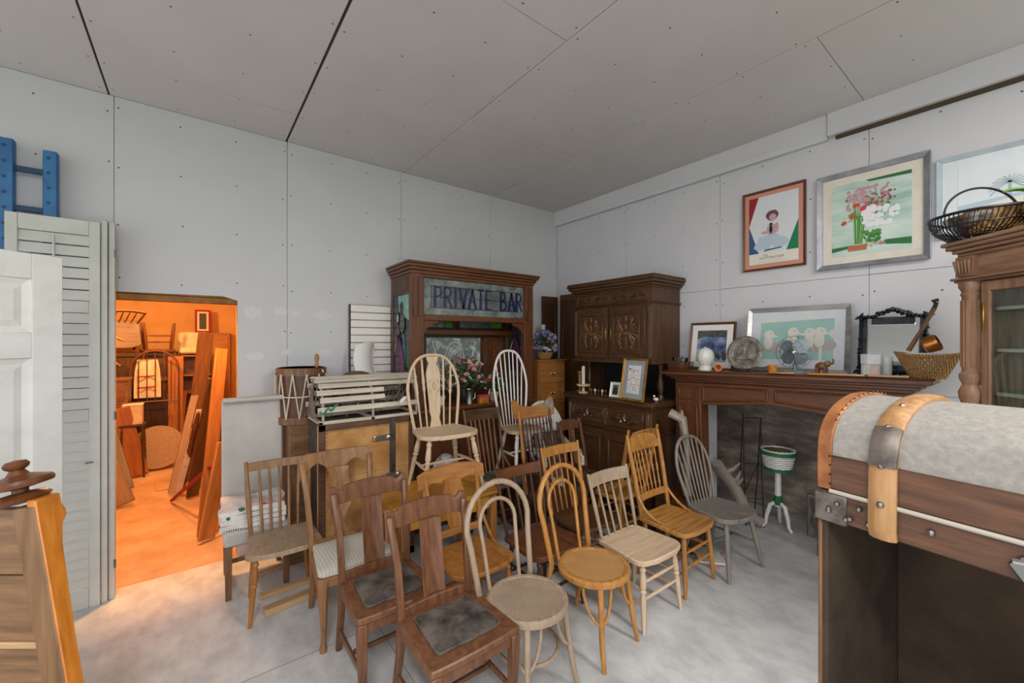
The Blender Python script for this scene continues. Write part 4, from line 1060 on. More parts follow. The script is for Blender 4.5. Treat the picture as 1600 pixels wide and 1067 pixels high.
# ---------------------------------------------------------------- white panelled door leaning in front
M('doorwhite', X('d5d5d2'), X('e4e4e2'), .6, scale=5, c3=X('dededb'))
R = thing('panel_door', 'worn white painted six-panel door standing in front of the shutter', 'door', (-.566, 3.2, 0), math.atan2(.55, .835))
hh = 2.27; w_ = .78; rails = [(0, .22), (.78, .95), (1.74, 1.87), (hh-.13, hh)]
m = MB(); m.box(-.115, 0, -.02, .02, 0, hh).box(-w_, -w_+.115, -.02, .02, 0, hh).box(-w_/2-.05, -w_/2+.05, -.02, .02, 0, hh)
for a, b in rails: m.box(-w_+.115, -w_/2-.05, -.02, .02, a, b).box(-w_/2+.05, -.115, -.02, .02, a, b)
m.build('frame', 'doorwhite', R, .003)
for (a, b) in ((.22, .78), (.95, 1.74), (1.87, hh-.13)):
    for x0, x1 in ((-w_+.115, -w_/2-.05), (-w_/2+.05, -.115)):
        def fn(u, v, x0=x0, x1=x1, a=a, b=b): return (x0+(x1-x0)*u, 0, a+(b-a)*v)
        pm = MB(); q = [(x0, a), (x1, a), (x1, b), (x0, b)]; r1 = .03; r2 = .06
        ring = [[(x0+d, y, a+d), (x1-d, y, a+d), (x1-d, y, b-d), (x0+d, y, b-d)] for d, y in ((0, -.012), (r1, -.003), (r2, -.012))]
        vs = ring[0]+ring[1]+ring[2]
        pm.add(vs, [(i, (i+1) % 4, 4+(i+1) % 4, 4+i) for i in range(4)]+[(4+i, 4+(i+1) % 4, 8+(i+1) % 4, 8+i) for i in range(4)]+[(8, 9, 10, 11)])
        pm.build('panel', 'doorwhite', R, ang=10)
bx('latch_plate', 'steel', R, -.002, .003, -.012, .012, .86, 1.0)
# ---------------------------------------------------------------- slanted wooden headboard in the left foreground
wood('hbrown', X('5f4227'), X('8f6a45'), .5, axis='x'); wood('hstile', X('5a3b20'), X('84603c'), .5); wood('horange', X('a05a16'), X('cb7f2c'), .4)
px0 = (.6115*1.3+.7912*-1.21, .7912*1.3-.6115*-1.21)
R = thing('headboard', 'boarded wooden headboard with flared orange side post and stacked disc finial', 'headboard', (px0[0]-.02, px0[1]+.01, 0), math.atan2(-.6115, .7912))
k_ = .175
def sh_(pts): return [(x-k_*z, z) for x, z in pts]
sp_ = MB(); sp_.T = Matrix(((1, 0, -k_, 0), (0, 1, 0, 0), (0, 0, 1, 0), (0, 0, 0, 1)))
sp_.prism([(-.035, 0), (.01, 0), (.012, .9), (.02, 1.18), (.03, 1.24), (.045, 1.262), (.045, 1.28), (.036, 1.3), (.036, 1.335), (-.035, 1.335)], -.03, 0, 'yz').build('side_post', 'horange', R, .003)
MB().prism(sh_([(-.004, 0), (-.004, 1.318), (-.075, 1.31), (-.075, 0)]), -.038, -.0, 'xz').build('stile', 'hstile', R, .003)
for a, b in ((0, .42), (.425, .865), (.885, 1.09), (1.095, 1.3)):
    MB().prism(sh_([(-.07, a), (-.07, b), (-1.0, b), (-1.0, a)]), -.012, .012, 'xz').build('board', 'hbrown', R, .003)
MB().prism(sh_([(-.07, .865), (-.07, .885), (-1.0, .885), (-1.0, .865)]), -.016, .0, 'xz').build('rail', 'ash', R, .002)
MB().prism(sh_([(-.9, 0), (-.9, 1.3), (-.98, 1.3), (-.98, 0)]), -.028, .02, 'xz').build('stile', 'hstile', R, .003)
def finial(x, z, rr):
    MB().lathe([(.02, 0), (.75*rr, .0), (.9*rr, .012), (.75*rr, .024), (.25*rr, .03), (.25*rr, .04), (1.0*rr, .05), (1.05*rr, .06), (.98*rr, .07), (.35*rr, .085), (.22*rr, .1), (.36*rr, .108), (.4*rr, .118), (.3*rr, .128), (1e-5, .132)], (0, 0, 0), 24).build('finial', 'mahog', R, loc=(x, 0, z), rot=(0, -.17, 0))
finial(-.315, 1.32, .075); finial(-.5, 1.29, .075)
# ---------------------------------------------------------------- planks under the small spindle chair
for k, (a, b, w_, z) in enumerate((((412, 962), (500, 925), .07, 0.), ((410, 950), (505, 915), .05, 0.), ((405, 925), (480, 895), .04, 0.))):
    A = Vector(onZ(*a)); B = Vector(onZ(*b)); d_ = B-A
    o = MB().box(0, d_.length, -w_/2, w_/2, 0, .045-.012*k).build('plank', 'ash', bevel=.003); o.location = A+Vector((0, .12*k, 0)); o.rotation_euler = (0, 0, math.atan2(d_.y, d_.x))
    tag(o, ('thick pale plank lying on the floor under the spindle chair', 'thinner pale plank beside the thick one under the chair', 'narrow brown batten lying under the grey chair')[k], 'plank')
# ---------------------------------------------------------------- folded blanket on the grey chair
M('quilt', X('c9c6c4'), X('dedbd8'), .9, scale=12, bump=.4); M('tulip', X('a8323c'), rough=.8); M('leafgreen', X('2e6b45'), rough=.8)
R = thing('blanket', 'folded white printed blanket with red tulips on the grey chair seat', 'blanket', (.36, 3.67, .482), -.1)
for k in range(4):
    rnd = random.Random(k)
    MB().slab(lambda u, v: (-.21+.4*u+.012*math.sin(v*9+k), -.17+.34*v+.01*math.sin(u*11+k), .004+k*.036+.012*math.sin(u*7+v*5+k)*(.4+.6*v)-.03*max(0, .25-u)), 14, 12, (0, 0, .032)).build('fold', 'quilt', R)
m = MB()
for k in range(60): m.tube([(-.21+.4*k/59, -.172, .02+.006*math.sin(k)), (-.21+.4*k/59+.004*math.sin(k*3), -.182, -.0+.004*math.cos(k*2))], .002, 4)
m.build('fringe', 'quilt', R)['kind'] = 'stuff'
for k, (x, z, mt) in enumerate(((.06, .155, 'tulip'), (.13, .12, 'tulip'), (-.08, .15, 'leafgreen'), (.0, .1, 'tulip'), (-.15, .1, 'leafgreen'))): MB().ball((x, -.168+.02*(k % 2), z-.01), .02, 8, (1.1, .3, .8)).build('printed_flower', mt, R)
# ---------------------------------------------------------------- upright steamer trunk
M('suede', X('a06b32'), X('c99c66'), .7, scale=3.5, c3=X('b5854c')); M('trunkblk', X('26221f'), X('4a4540'), .6, scale=9)
R = thing('steamer_trunk', 'upright tan leather steamer trunk with dark nailed edges and metal latches', 'trunk', (.737, 3.34, 0))
W, D, hh = .77, .32, 1.19
bx('body', 'trunkblk', R, 0, W, .006, D, .01, hh-.004)
bx('front_leather', 'suede', R, .05, W-.05, .0, .008, .06, hh-.05)
for a in ((0, .05, -.004, .012, 0, hh), (W-.05, W, -.004, .012, 0, hh), (0, W, -.004, .012, hh-.05, hh), (0, W, -.004, .012, 0, .06)): bx('edge_binding', 'trunkwood', R, *a)
bx('edge_binding', 'tanwood', R, -.006, .0, -.004, .02, 0, hh); bx('strap', 'trunkblk', R, .55, .6, -.01, .001, .0, hh)
m = MB()
for k in range(36):
    m.ball((.06+k*(W-.12)/35, -.002, hh-.058), .006, 5); m.ball((.06, -.002, .08+k*(hh-.15)/35), .006, 5)
    m.ball((.06+k*(W-.12)/35, -.002, hh-.42), .005, 5)
m.build('nail_heads', 'brass_dull', R)['kind'] = 'stuff'
def latch(x, z):
    o = bx('latch', 'steel', R, x-.05, x+.05, -.016, -.002, z-.022, z+.022); m = MB(); m.ball((x+.06, -.012, z), .026, 10, (1, .5, 1)); m.tube([(x-.075, -.012, z-.018), (x-.075, -.012, z+.018), (x-.045, -.012, z+.018), (x-.045, -.012, z-.018)], .004, 5, closed=True)
    m.build('buckle', 'chrome', o)
latch(.48, hh-.16); latch(.56, hh-.48)
# ---------------------------------------------------------------- lobster trap
R = thing('lobster_trap', 'old half-round wooden lath lobster trap lying on the steamer trunk', 'lobster trap', (.74, 3.34, 1.19))
L_, D_, hh = .82, .4, .31
wood('lath', X('a89c8c'), X('cdc3b4'), .75, axis='x')
bs = MB().box(0, L_, 0, .03, 0, .025).box(0, L_, D_-.03, D_, 0, .025).box(0, .03, 0, D_, 0, .022).box(L_/2-.015, L_/2+.015, 0, D_, 0, .022).box(L_-.03, L_, 0, D_, 0, .022); bs.build('base_frame', 'lath', R, .003)
def tp(t): a = math.pi*t; return (D_/2-D_/2*math.cos(a)*1.0, .025+hh*min(1, math.sin(a)**.7))
for x in (.03, L_/2, L_-.03): MB().tube([(x, *tp(k/14)) for k in range(15)], .011, 6).build('bow', 'driftgrey', R)
for k, t in enumerate((.05, .12, .19, .27, .36, .46, .56, .66, .76, .86, .95)):
    y, z = tp(t); a = math.pi*t; x1 = L_+.02 if k % 3 else L_*.98; x0 = -.01+.02*(k % 2)
    if k in (1, 2): x1 = L_*.62        # broken laths
    o = MB().box(x0, x1, -.021, .021, -.008, .008).build('lath', 'lath', R, .003); o.location = (0, y-.012*math.cos(a), z+.012*math.sin(a)); o.rotation_euler = (math.pi/2-a if t < .5 else math.pi/2-a, 0, 0); o.rotation_euler.x = -(a-math.pi/2)*-1 if False else (math.pi/2-a)
M('net', X('6b6358'), X('8a8072'), .9, scale=20); M('ropegreen', X('1f7a55'), rough=.8)
m = MB(); rnd = random.Random(3)
for k in range(46):
    x = .03+rnd.random()*(L_-.06); p = [(x+rnd.uniform(-.05, .05)*i, .05+rnd.random()*.3, .03+rnd.random()*.22) for i in range(4)]; m.tube(p, .003, 4)
m.build('netting', 'net', R)['kind'] = 'stuff'
m = MB(); 
for k in range(9): m.tube([(-.01, .02+.04*k, .03), (-.012, .2, .05+.03*k)], .004, 4); m.tube([(-.01, D_-.02-.04*k, .03), (-.012, .2, .05+.03*k)], .004, 4)
m.build('end_net', 'net', R)['kind'] = 'stuff'
MB().tube([(.0+.016*k, -.02+.012*math.sin(k*2.2), .09+.006*k+.014*math.cos(k*1.7)) for k in range(9)], .009, 6).build('green_rope', 'ropegreen', R)
MB().lathe([(1e-4, 0), (.018, .005), (.02, .08), (.008, .1), (1e-4, .1)], (0, 0, 0), 10).build('paper_tag', 'white', R, loc=(.62, -.0, .1), rot=(0, .9, 0))
# ---------------------------------------------------------------- chest with the rope drum
R = thing('wooden_chest', 'tall brown wooden chest with drawer pulls under the rope drum', 'chest', (.61, 3.74, 0))
bx('body', 'brown_x', R, 0, .36, 0, .42, 0, 1.13)
for k in range(4): 
    o = bx('drawer', 'brown_x', R, .02, .34, -.012, .002, .06+k*.265, .305+k*.265)
    MB().tube([(.13, -.02, .18+k*.265), (.15, -.04, .165+k*.265), (.21, -.04, .165+k*.265), (.23, -.02, .18+k*.265)], .007, 6).build('pull', 'iron', o)
R = thing('rope_drum', 'brown wooden rope-tension drum with zigzag cord standing on a chest', 'drum', (.74, 3.97, 1.13))
rr, hh = .185, .47
wood('drumshell', X('3f2417'), X('65402c'), .4); M('cord', X('bdb09c'), X('d2c7b6'), .8, scale=30)
MB().lathe([(rr-.01, 0), (rr, 0), (rr, hh), (rr-.01, hh)], n=32).build('shell', 'drumshell', R)
for z in (.03, hh-.035): MB().lathe([(rr+.001, z-.03), (rr+.014, z-.03), (rr+.014, z+.03), (rr+.001, z+.03)], n=32).build('hoop', 'brown', R)
MB().lathe([(1e-4, hh-.008), (rr-.004, hh-.008), (rr-.004, hh), (1e-4, hh)], n=32).build('drumhead', 'ash', R)
m = MB(); n = 12
for k in range(n):
    a0, a1, a2 = [2*math.pi*(k+q)/n for q in (0, .5, 1)]; r_ = rr+.018
    p = lambda a, z: (r_*math.cos(a), r_*math.sin(a), z)
    m.tube([p(a0+(a1-a0)*i/4, hh-.05-(hh-.1)*i/4) for i in range(5)], .0055, 5); m.tube([p(a1+(a2-a1)*i/4, .05+(hh-.1)*i/4) for i in range(5)], .0055, 5)
m.tube([((rr+.022)*math.cos(a), (rr+.022)*math.sin(a), .26-.03*math.cos(a+2)) for a in [2*math.pi*i/32 for i in range(32)]], .0065, 5, closed=True)
m.build('tension_cord', 'cord', R)
for k in range(6):
    a = 2*math.pi*(k+.2)/6; MB().tube([((rr+.016)*math.cos(a), (rr+.016)*math.sin(a), hh-.02), ((rr+.03)*math.cos(a), (rr+.03)*math.sin(a), hh-.045), ((rr+.016)*math.cos(a), (rr+.016)*math.sin(a), hh-.06)], .006, 6).build('cord_hook', 'chrome', R)
MB().lathe([(.012, 0), (.018, .03), (.012, .05), (.02, .09), (.016, .12), (1e-4, .13)], (0, 0, 0), 10).build('peg_handle', 'oak', R, loc=(.1, -.1, hh-.01))
# ---------------------------------------------------------------- cabinet behind the trap with odds and ends
R = thing('side_cabinet', 'plain dark side cabinet behind the lobster trap beside the bar', 'cabinet', (1.03, 3.78, 0))
bx('body', 'walnut', R, 0, .5, 0, .3, 0, 1.42); bx('top_board', 'walnut_x', R, -.012, .512, -.012, .3, 1.42, 1.45); panel(R, 'walnut', .04, .46, .2, 1.35, 0)
R = thing('slat_panel', 'white horizontal slatwall panel standing against the wall left of the bar', 'panel', (1.2, 4.12, 0))
bx('backing', 'ash', R, 0, .4, .02, .045, 0, 2.19)
s0 = bx('slat', 'white', R, 0, .4, 0, .02, 0, .066); s0.location = (0, 0, .03)
for k in range(1, 29): share(s0, R, (0, 0, .03+k*.0745))
bx('bottom_trim', 'amber_x', R, .0, .4, -.008, .0, 1.4, 1.46)
bx('edge_trim', 'trunkblk', R, -.008, 0, -.002, .045, 0, 2.19)
R = thing('plastic_shell', 'white moulded plastic shell standing on edge before the slatted panel', 'shell', (1.33, 3.92, 1.45), .5)
MB().slab(lambda u, v: ((u-.5)*.24+.1*(v-.6)**2, .06*(2*u-1)**2+.04*math.sin(v*2.5), .005+.37*v*(1-.1*(2*u-1)**2)), 13, 13, (.006, .014, 0)).build('curved_sheet', 'whitegloss', R)
MB().tube([(.12+.1*(k/10-.6)**2, .06+.04*math.sin(k/10*2.5), .005+.33*k/10) for k in range(11)], .012, 6).build('rim', 'whitegloss', R)
M('fur', X('4a3423'), X('7d6248'), .95, scale=40, bump=.8)
R = thing('fur_hat', 'brown fur hat lying on the side cabinet', 'hat', (1.18, 3.86, 1.45))
MB().lathe([(.13, 0), (.15, .02), (.14, .055), (.1, .085), (.05, .1), (1e-4, .104)], (0, 0, 0), 20, lobes=7, amp=.05).build('crown', 'fur', R); MB().lathe([(.14, .0), (.165, .015), (.16, .05), (.14, .055)], (0, 0, 0), 20).build('brim', 'fur', R)
def leaning(name, label, cat, loc, w_, h_, rail, frm, matb, art, rz, tilt, group=None, matw=.06, depth=.022, artmat='white', glassy=True):
    """framed picture; local x right, z up, front towards -y; art(parent, x0, x1, z0, z1) paints the print"""
    R = thing(name, label, cat, loc, 0, group, rot=(tilt, 0, rz))
    f = MB()
    for (a, b, c_, d) in (((0, 0), (w_, 0), (w_-rail, rail), (rail, rail)), ((w_, 0), (w_, h_), (w_-rail, h_-rail), (w_-rail, rail)), ((w_, h_), (0, h_), (rail, h_-rail), (w_-rail, h_-rail)), ((0, h_), (0, 0), (rail, rail), (rail, h_-rail))):
        o_ = [(a[0], 0, a[1]), (b[0], 0, b[1]), (c_[0], -.0, c_[1]), (d[0], 0, d[1])]
        ou = -depth; inn = -depth*.55
        v = [(a[0], 0, a[1]), (b[0], 0, b[1]), (c_[0], 0, c_[1]), (d[0], 0, d[1]), (a[0], ou, a[1]), (b[0], ou, b[1]), (c_[0], inn, c_[1]), (d[0], inn, d[1])]
        f.add(v, [(3, 2, 1, 0), (4, 5, 6, 7), (0, 1, 5, 4), (1, 2, 6, 5), (2, 3, 7, 6), (3, 0, 4, 7)])
    f.build('frame', frm, R, .0015, ang=20)
    bx('mat_board', matb, R, rail*.8, w_-rail*.8, -.008, -.002, rail*.8, h_-rail*.8, bevel=0)
    x0, x1, z0, z1 = rail+matw, w_-rail-matw, rail+matw, h_-rail-matw
    p = bx('print', artmat, R, x0, x1, -.0095, -.008, z0, z1, bevel=0)
    if art: art(p, x0, x1, z0, z1)
    return R
def blob(m, x, z, r, y, n=9, sx=1., sz=1., jit=0., rnd=random):
    m.add([(x+r*sx*math.cos(2*math.pi*k/n)*(1+rnd.uniform(-jit, jit)), y, z+r*sz*math.sin(2*math.pi*k/n)*(1+rnd.uniform(-jit, jit))) for k in range(n)], [tuple(range(n))])
def poly(m, pts, y): m.add([(x, y, z) for x, z in pts], [tuple(range(len(pts)))])
M('artblack', X('2a2426'), rough=.8)
leaning('picture_frame', 'small dark framed picture propped behind the drum', 'picture', (.93, 4.14, 1.135), .14, .36, .025, 'walnut', 'sg_rose', None, 0, 0, matw=.02, artmat='sg_white')
# ---------------------------------------------------------------- flowers
M('leafdk', X('27402a'), X('4c6b42'), .7, scale=20); M('leaflt', X('4d8a3a'), X('7fb35a'), .6, scale=12)
for n_, c_ in dict(fl_pink='c98d8a', fl_white='d8d3cc', fl_red='b23a34', fl_blue='5f6fa8', fl_cream='d8bfa0', fl_lav='9c92b8', fl_orange='c9772c').items(): M(n_, X(c_), tuple(v*.75 for v in X(c_)), .75, scale=30)
def blossom(mat, r, par):
    m = MB()
    for k in range(5):
        a = 2*math.pi*k/5; m.ball((.55*r*math.cos(a), .55*r*math.sin(a), 0), .55*r, 6, (1, 1, .6))
    m.ball((0, 0, .2*r), .35*r, 6)
    return m.build('blossom', mat, par)
def bouquet(R, c, rx, rz_, nleaf, cols, nb, br, seed, leaf='leafdk', flat=1.):
    rnd = random.Random(seed); m = MB()
    for k in range(nleaf):
        a, b, q = rnd.random()*6.283, rnd.uniform(-.5, 1.45), rnd.random()**.4
        p = Vector((c[0]+rx*q*math.cos(a)*math.cos(b), c[1]+rx*flat*q*math.sin(a)*math.cos(b), c[2]+rz_*q*math.sin(b)))
        d = Vector((rnd.uniform(-1, 1), rnd.uniform(-1, 1), rnd.uniform(-.4, 1))).normalized(); n = d.orthogonal().normalized(); L_ = rnd.uniform(.025, .05); w_ = L_*.36
        m.add([p, p+d*L_*.5+n*w_, p+d*L_, p+d*L_*.5-n*w_], [(0, 1, 2, 3)])
    for k in range(24):
        a, q = rnd.random()*6.283, rnd.random(); m.tube([(c[0], c[1], c[2]-rz_*.5), (c[0]+rx*q*math.cos(a)*.8, c[1]+rx*flat*q*math.sin(a)*.8, c[2]+rz_*rnd.uniform(.1, .8))], .002, 4)
    m.build('foliage', leaf, R)['kind'] = 'stuff'
    protos = {}
    for k in range(nb):
        a, b, q = rnd.random()*6.283, rnd.uniform(-.35, 1.4), rnd.uniform(.75, 1.06)
        p = (c[0]+rx*q*math.cos(a)*math.cos(b), c[1]+rx*flat*q*math.sin(a)*math.cos(b), c[2]+rz_*q*math.sin(b))
        cl = cols[rnd.randrange(len(cols))]
        if cl not in protos: o = protos[cl] = blossom(cl, br, R)
        else: o = share(protos[cl], R)
        o.location = p; o.rotation_euler = (rnd.uniform(-1, 1), rnd.uniform(-1, 1), rnd.random()*6); s_ = rnd.uniform(.7, 1.25); o.scale = (s_,)*3
ctz = 1.18
R = thing('flower_arrangement', 'big silk flower arrangement of pink and cream roses on the bar counter', 'flowers', (2.28, 3.78, ctz))
MB().lathe([(.05, 0), (.07, .03), (.08, .1), (.06, .14), (.055, .14)], n=16).build('vase', 'iron', R); bouquet(R, (0, 0, .25), .28, .22, 620, ['fl_pink', 'fl_cream', 'fl_white', 'fl_pink', 'fl_red'], 90, .026, 1, flat=.5)
R = thing('flower_arrangement', 'smaller white and lavender flower pot left of the rose arrangement on the bar', 'flowers', (1.98, 3.76, ctz))
MB().lathe([(.04, 0), (.055, .09), (.05, .09)], n=14).build('pot', 'white', R); bouquet(R, (0, 0, .18), .12, .14, 200, ['fl_white', 'fl_lav', 'fl_orange', 'fl_white'], 30, .02, 2)
R = thing('flower_arrangement', 'spiky green and pink flower pot beside the rose arrangement', 'flowers', (2.62, 3.72, ctz))
MB().lathe([(.04, 0), (.055, .09), (.05, .09)], n=14).build('pot', 'fl_cream', R); bouquet(R, (0, 0, .17), .11, .14, 180, ['fl_cream', 'fl_blue', 'fl_white'], 24, .02, 3)
R = thing('pitcher', 'silver-grey pitcher with flared lip in front of the flowers on the bar', 'pitcher', (2.24, 3.62, ctz))
MB().lathe([(.036, 0), (.04, .005), (.034, .06), (.036, .12), (.045, .15), (.05, .155), (.044, .152), (.03, .1), (1e-4, .1)], n=18).build('body', 'steel', R); MB().tube([(.036, 0, .12), (.07, 0, .11), (.07, 0, .06), (.036, 0, .04)], .006, 6).build('handle', 'steel', R)
R = thing('tin', 'small red and gold tin with wire handle on the bar counter', 'tin', (2.4, 3.6, ctz))
MB().prism(rrect(-.06, .06, -.03, .03, .012), 0, .065).build('body', 'sg_gold', R); MB().prism(rrect(-.062, .062, -.032, .032, .012), .055, .085).build('lid', 'tulip', R); MB().tube([(.06, 0, .06), (.085, 0, .14), (.12, 0, .15), (.13, 0, .02)], .006, 6).build('handle', 'steel', R)
M('wicker_tan', X('8a6236'), X('bb9258'), .7, kind='wave', scale=30, bump=.6)
R = thing('flower_basket', 'wicker basket of pink, white and blue flowers on the oak chest', 'flowers', (3.5, 3.86, 1.602))
MB().lathe([(.07, 0), (.1, .04), (.115, .09), (.105, .09), (.09, .05), (1e-4, .04)], n=20).build('basket', 'wicker_tan', R); bouquet(R, (0, 0, .17), .19, .19, 200, ['fl_pink', 'fl_white', 'fl_blue', 'fl_lav'], 90, .03, 4, flat=.7)
R = thing('pillar_candle', 'tall white pillar candle on the oak chest behind the flower basket', 'candle', (3.62, 4.02, 1.602))
MB().lathe([(.045, 0), (.045, .02), (.03, .03), (.034, .44), (.026, .445), (1e-4, .435)], n=16).build('wax', 'fl_white', R); MB().tube([(0, 0, .43), (.002, 0, .455)], .002, 5).build('wick', 'black', R)
# ---------------------------------------------------------------- things on the buffet shelf (z 1.24)
BZ = 1.241
R = thing('cake_stand', 'small pale wooden pedestal stand on the buffet', 'stand', (3.5, 3.2, BZ))
MB().lathe([(.055, 0), (.055, .012), (.018, .02), (.014, .06), (.03, .075), (.075, .08), (.08, .09), (.075, .1), (1e-4, .1)], n=18).build('pedestal', 'pale', R)
R = thing('candlestick', 'turned oak candlestick at the buffet end', 'candlestick', (3.56, 3.31, BZ))
MB().lathe([(.035, 0), (.035, .01), (.012, .03), (.02, .08), (.012, .1), (.02, .16), (.014, .2), (.026, .22), (.026, .24), (1e-4, .24)], n=14).build('stem', 'oak', R)
R = thing('taper_candle', 'grey-white thick candle standing on the buffet pedestal stand', 'candle', (3.5, 3.2, BZ+.1)); MB().lathe([(.02, 0), (.02, .2), (.012, .205), (1e-4, .2)], n=12).build('wax', 'fl_white', R); MB().tube([(0, 0, .2), (0, .002, .215)], .0015, 5).build('wick', 'black', R)
R = thing('glass_rack', 'little tray with a row of pegs on the buffet', 'rack', (3.48, 3.06, BZ), -math.pi/2)
bx('tray', 'steel', R, -.02, .24, -.03, .03, 0, .008)
for k in range(5): MB().lathe([(.004, .008), (.004, .03), (.012, .04), (.012, .06), (.004, .068)], (0+.05*k, 0, 0), 8).build('peg', ('brass', 'fl_white')[k % 2], R)
leaning('photo_frame', 'small white framed photograph leaning on the buffet shelf', 'picture', (3.46, 2.79, BZ), .12, .16, .012, 'whitegloss', 'white', lambda p, a, b, c_, d: (lambda m: (blob(m, (a+b)/2, (c_+d)/2+.01, .022, -.0102), blob(m, (a+b)/2, c_+.03, .03, -.0102, sx=1.1, sz=.8), m.build('photo', 'artblack', p)))(MB()), -math.pi/2+.1, math.radians(-14), matw=.014, artmat='sg_grey')
R = thing('foliage_box', 'dark twiggy plant box behind the small photograph', 'plant', (3.72, 2.72, BZ)); bx('pot', 'black', R, -.08, .08, -.1, .1, 0, .08); bouquet(R, (0, 0, .14), .1, .12, 160, ['sg_dusk'], 6, .012, 9)
M('greymat', X('8b9299'), X('9aa0a6'), .8, scale=8); M('goldframe', X('8d6426'), X('b98d42'), .35, .6, scale=10); M('vellum', X('b9b5ad'), X('c9c5bd'), .85, scale=10)
def sampler(p, x0, x1, z0, z1):
    rnd = random.Random(11)
    for r_ in range(3):
        for c_ in range(3):
            a, b = x0+.008+(x1-x0-.016)*c_/3, x0+(x1-x0)*(c_+1)/3-.006; c0, d0 = z0+.008+(z1-z0-.016)*r_/3, z0+(z1-z0)*(r_+1)/3-.008
            m = MB(); m.m = 0; poly(m, [(a, c0), (b, c0), (b, d0), (a, d0)], -.0102)
            m.m = 1
            for k in range(7): blob(m, a+(b-a)*rnd.uniform(.2, .8), c0+(d0-c0)*rnd.uniform(.15, .85), .006, -.0106, sx=rnd.uniform(.3, 1), sz=rnd.uniform(.4, 1.4))
            m.build('sampler_block', ['white', 'sg_grey'], p)
leaning('framed_print', 'gold framed grey-matted sampler print standing on the buffet edge', 'picture', (3.42, 2.62, BZ), .3, .42, .022, 'goldframe', 'greymat', sampler, -math.pi/2-.12, math.radians(-9), matw=.045, artmat='vellum')
R = thing('figurine', 'tiny white bird figurine beside the gold frame on the buffet', 'figurine', (3.5, 2.27, BZ)); MB().ball((0, 0, .03), .022, 8, (.8, 1.3, .8)).ball((0, .02, .058), .012, 7).build('body', 'whitegloss', R); MB().lathe([(.025, 0), (.02, .008), (1e-4, .01)], n=10).build('base', 'steel', R)
# ---------------------------------------------------------------- pictures on the right wall
def wallB(px, py): return onX(px, py, XB-.004)
def text(par, body, size, x, z, y, mat, name='lettering'):
    cu = bpy.data.curves.new('t', 'FONT'); cu.body = body; cu.size = size; cu.align_x = 'CENTER'
    ob = bpy.data.objects.new('t', cu); C.objects.link(ob); dg = bpy.context.evaluated_depsgraph_get(); me = bpy.data.meshes.new_from_object(ob.evaluated_get(dg))
    bpy.data.objects.remove(ob); me.transform(Matrix.Rotation(math.pi/2, 4, 'X')); me.materials.clear(); me.materials.append(MT[mat])
    o = bpy.data.objects.new(name, me); C.objects.link(o); o.parent = par; o.location = (x, y, z); return o
M('pinkmat', X('c58a76'), rough=.8); M('paper', X('cfd3d6'), rough=.85); M('pred', X('8f2028'), rough=.8); M('pblue', X('2f5578'), rough=.8); M('pgreen', X('17774f'), rough=.8); M('pskin', X('b99aa0'), rough=.8); M('phair', X('6b3f48'), rough=.8); M('pdress', X('aebfcb'), rough=.8); M('pcream', X('d9d5c9'), rough=.85); M('pgrey', X('8d9298'), rough=.8)
def poster(p, x0, x1, z0, z1):
    zt = z0+(z1-z0)*.16; cx = (x0+x1)/2; zm = zt+(z1-zt)*.5
    m = MB(); poly(m, [(x0, z1), (x0+.08, z1), (x0, zm)], -.0102); m.build('corner', 'pred', p)
    m = MB(); poly(m, [(x0, zt), (x0+.08, zt), (x0, zm)], -.0102); m.build('corner', 'pblue', p)
    m = MB(); poly(m, [(x1, zt), (x1-.09, zt), (x1, zm)], -.0102); m.build('corner', 'pgreen', p)
    m = MB(); poly(m, [(x0, z0), (x1, z0), (x1, zt), (x0, zt)], -.0104); m.build('caption_strip', 'pcream', p)
    m = MB(); rnd = random.Random(5)
    m.m = 0
    for k in range(9): blob(m, cx-.02+rnd.uniform(-.1, .1), zt+.06+rnd.uniform(-.02, .07), rnd.uniform(.03, .06), -.0104-.00005*k, jit=.2, rnd=rnd)
    m.m = 1; blob(m, cx-.01, zt+.2, .045, -.0112, sx=.9, sz=1.2); blob(m, cx+.03, zt+.21, .02, -.0113, sx=.8, sz=2.2); blob(m, cx-.06, zt+.18, .018, -.0113, sx=2., sz=.8)
    m.m = 2; blob(m, cx-.005, zt+.32, .05, -.0114, 12, jit=.1, rnd=rnd); m.m = 1; blob(m, cx, zt+.305, .03, -.0116)
    m.m = 3; blob(m, cx-.015, zt+.2, .014, -.0118, sz=2.6); blob(m, cx-.015, zt+.245, .013, -.0118)
    m.m = 4; poly(m, [(cx-.08, zt+.012), (cx+.07, zt+.025), (cx+.07, zt+.035), (cx-.06, zt+.028)], -.0112)
    m.build('figure', ['pdress', 'pskin', 'phair', 'artblack', 'pblue'], p)
    text(p, 'THE', .022, cx-.06, zt-.03, -.0108, 'phair'); text(p, 'NUTCRACKER', .03, cx-.01, zt-.056, -.0108, 'phair')
    m = MB(); m.tube([(cx-.09+.2*k/30, -.0106, zt-.078+.006*math.sin(k*1.9)) for k in range(31)], .0012, 4); m.build('signature_line', 'pgrey', p)
A = wallB(1162, 426)
leaning('framed_poster', 'brown framed pink-matted poster of a seated child, reading NUTCRACKER, on the wall', 'picture', (A[0], 1.697, 2.462), .497, .71, .02, 'mahog', 'pinkmat', poster, -math.pi/2, 0, matw=.035, artmat='paper')
M('silver', X('7f8088'), X('a0a1a8'), .35, .5, scale=6); M('cream', X('cfc8ba'), X('d8d2c6'), .85, scale=8); M('wash', X('93b3a6'), X('cfd8d0'), .8, scale=3.2, st=(.5, 1, 3), c3=X('b6cbc1')); M('apoppy', X('c2452e'), rough=.8); M('agreen', X('4f8b3c'), rough=.8); M('adkgreen', X('2d6a3c'), rough=.8); M('ablush', X('b98d92'), rough=.8); M('aplum', X('8a4560'), rough=.8); M('awhite', X('dedfe2'), rough=.8); M('aterra', X('b06a48'), rough=.8)
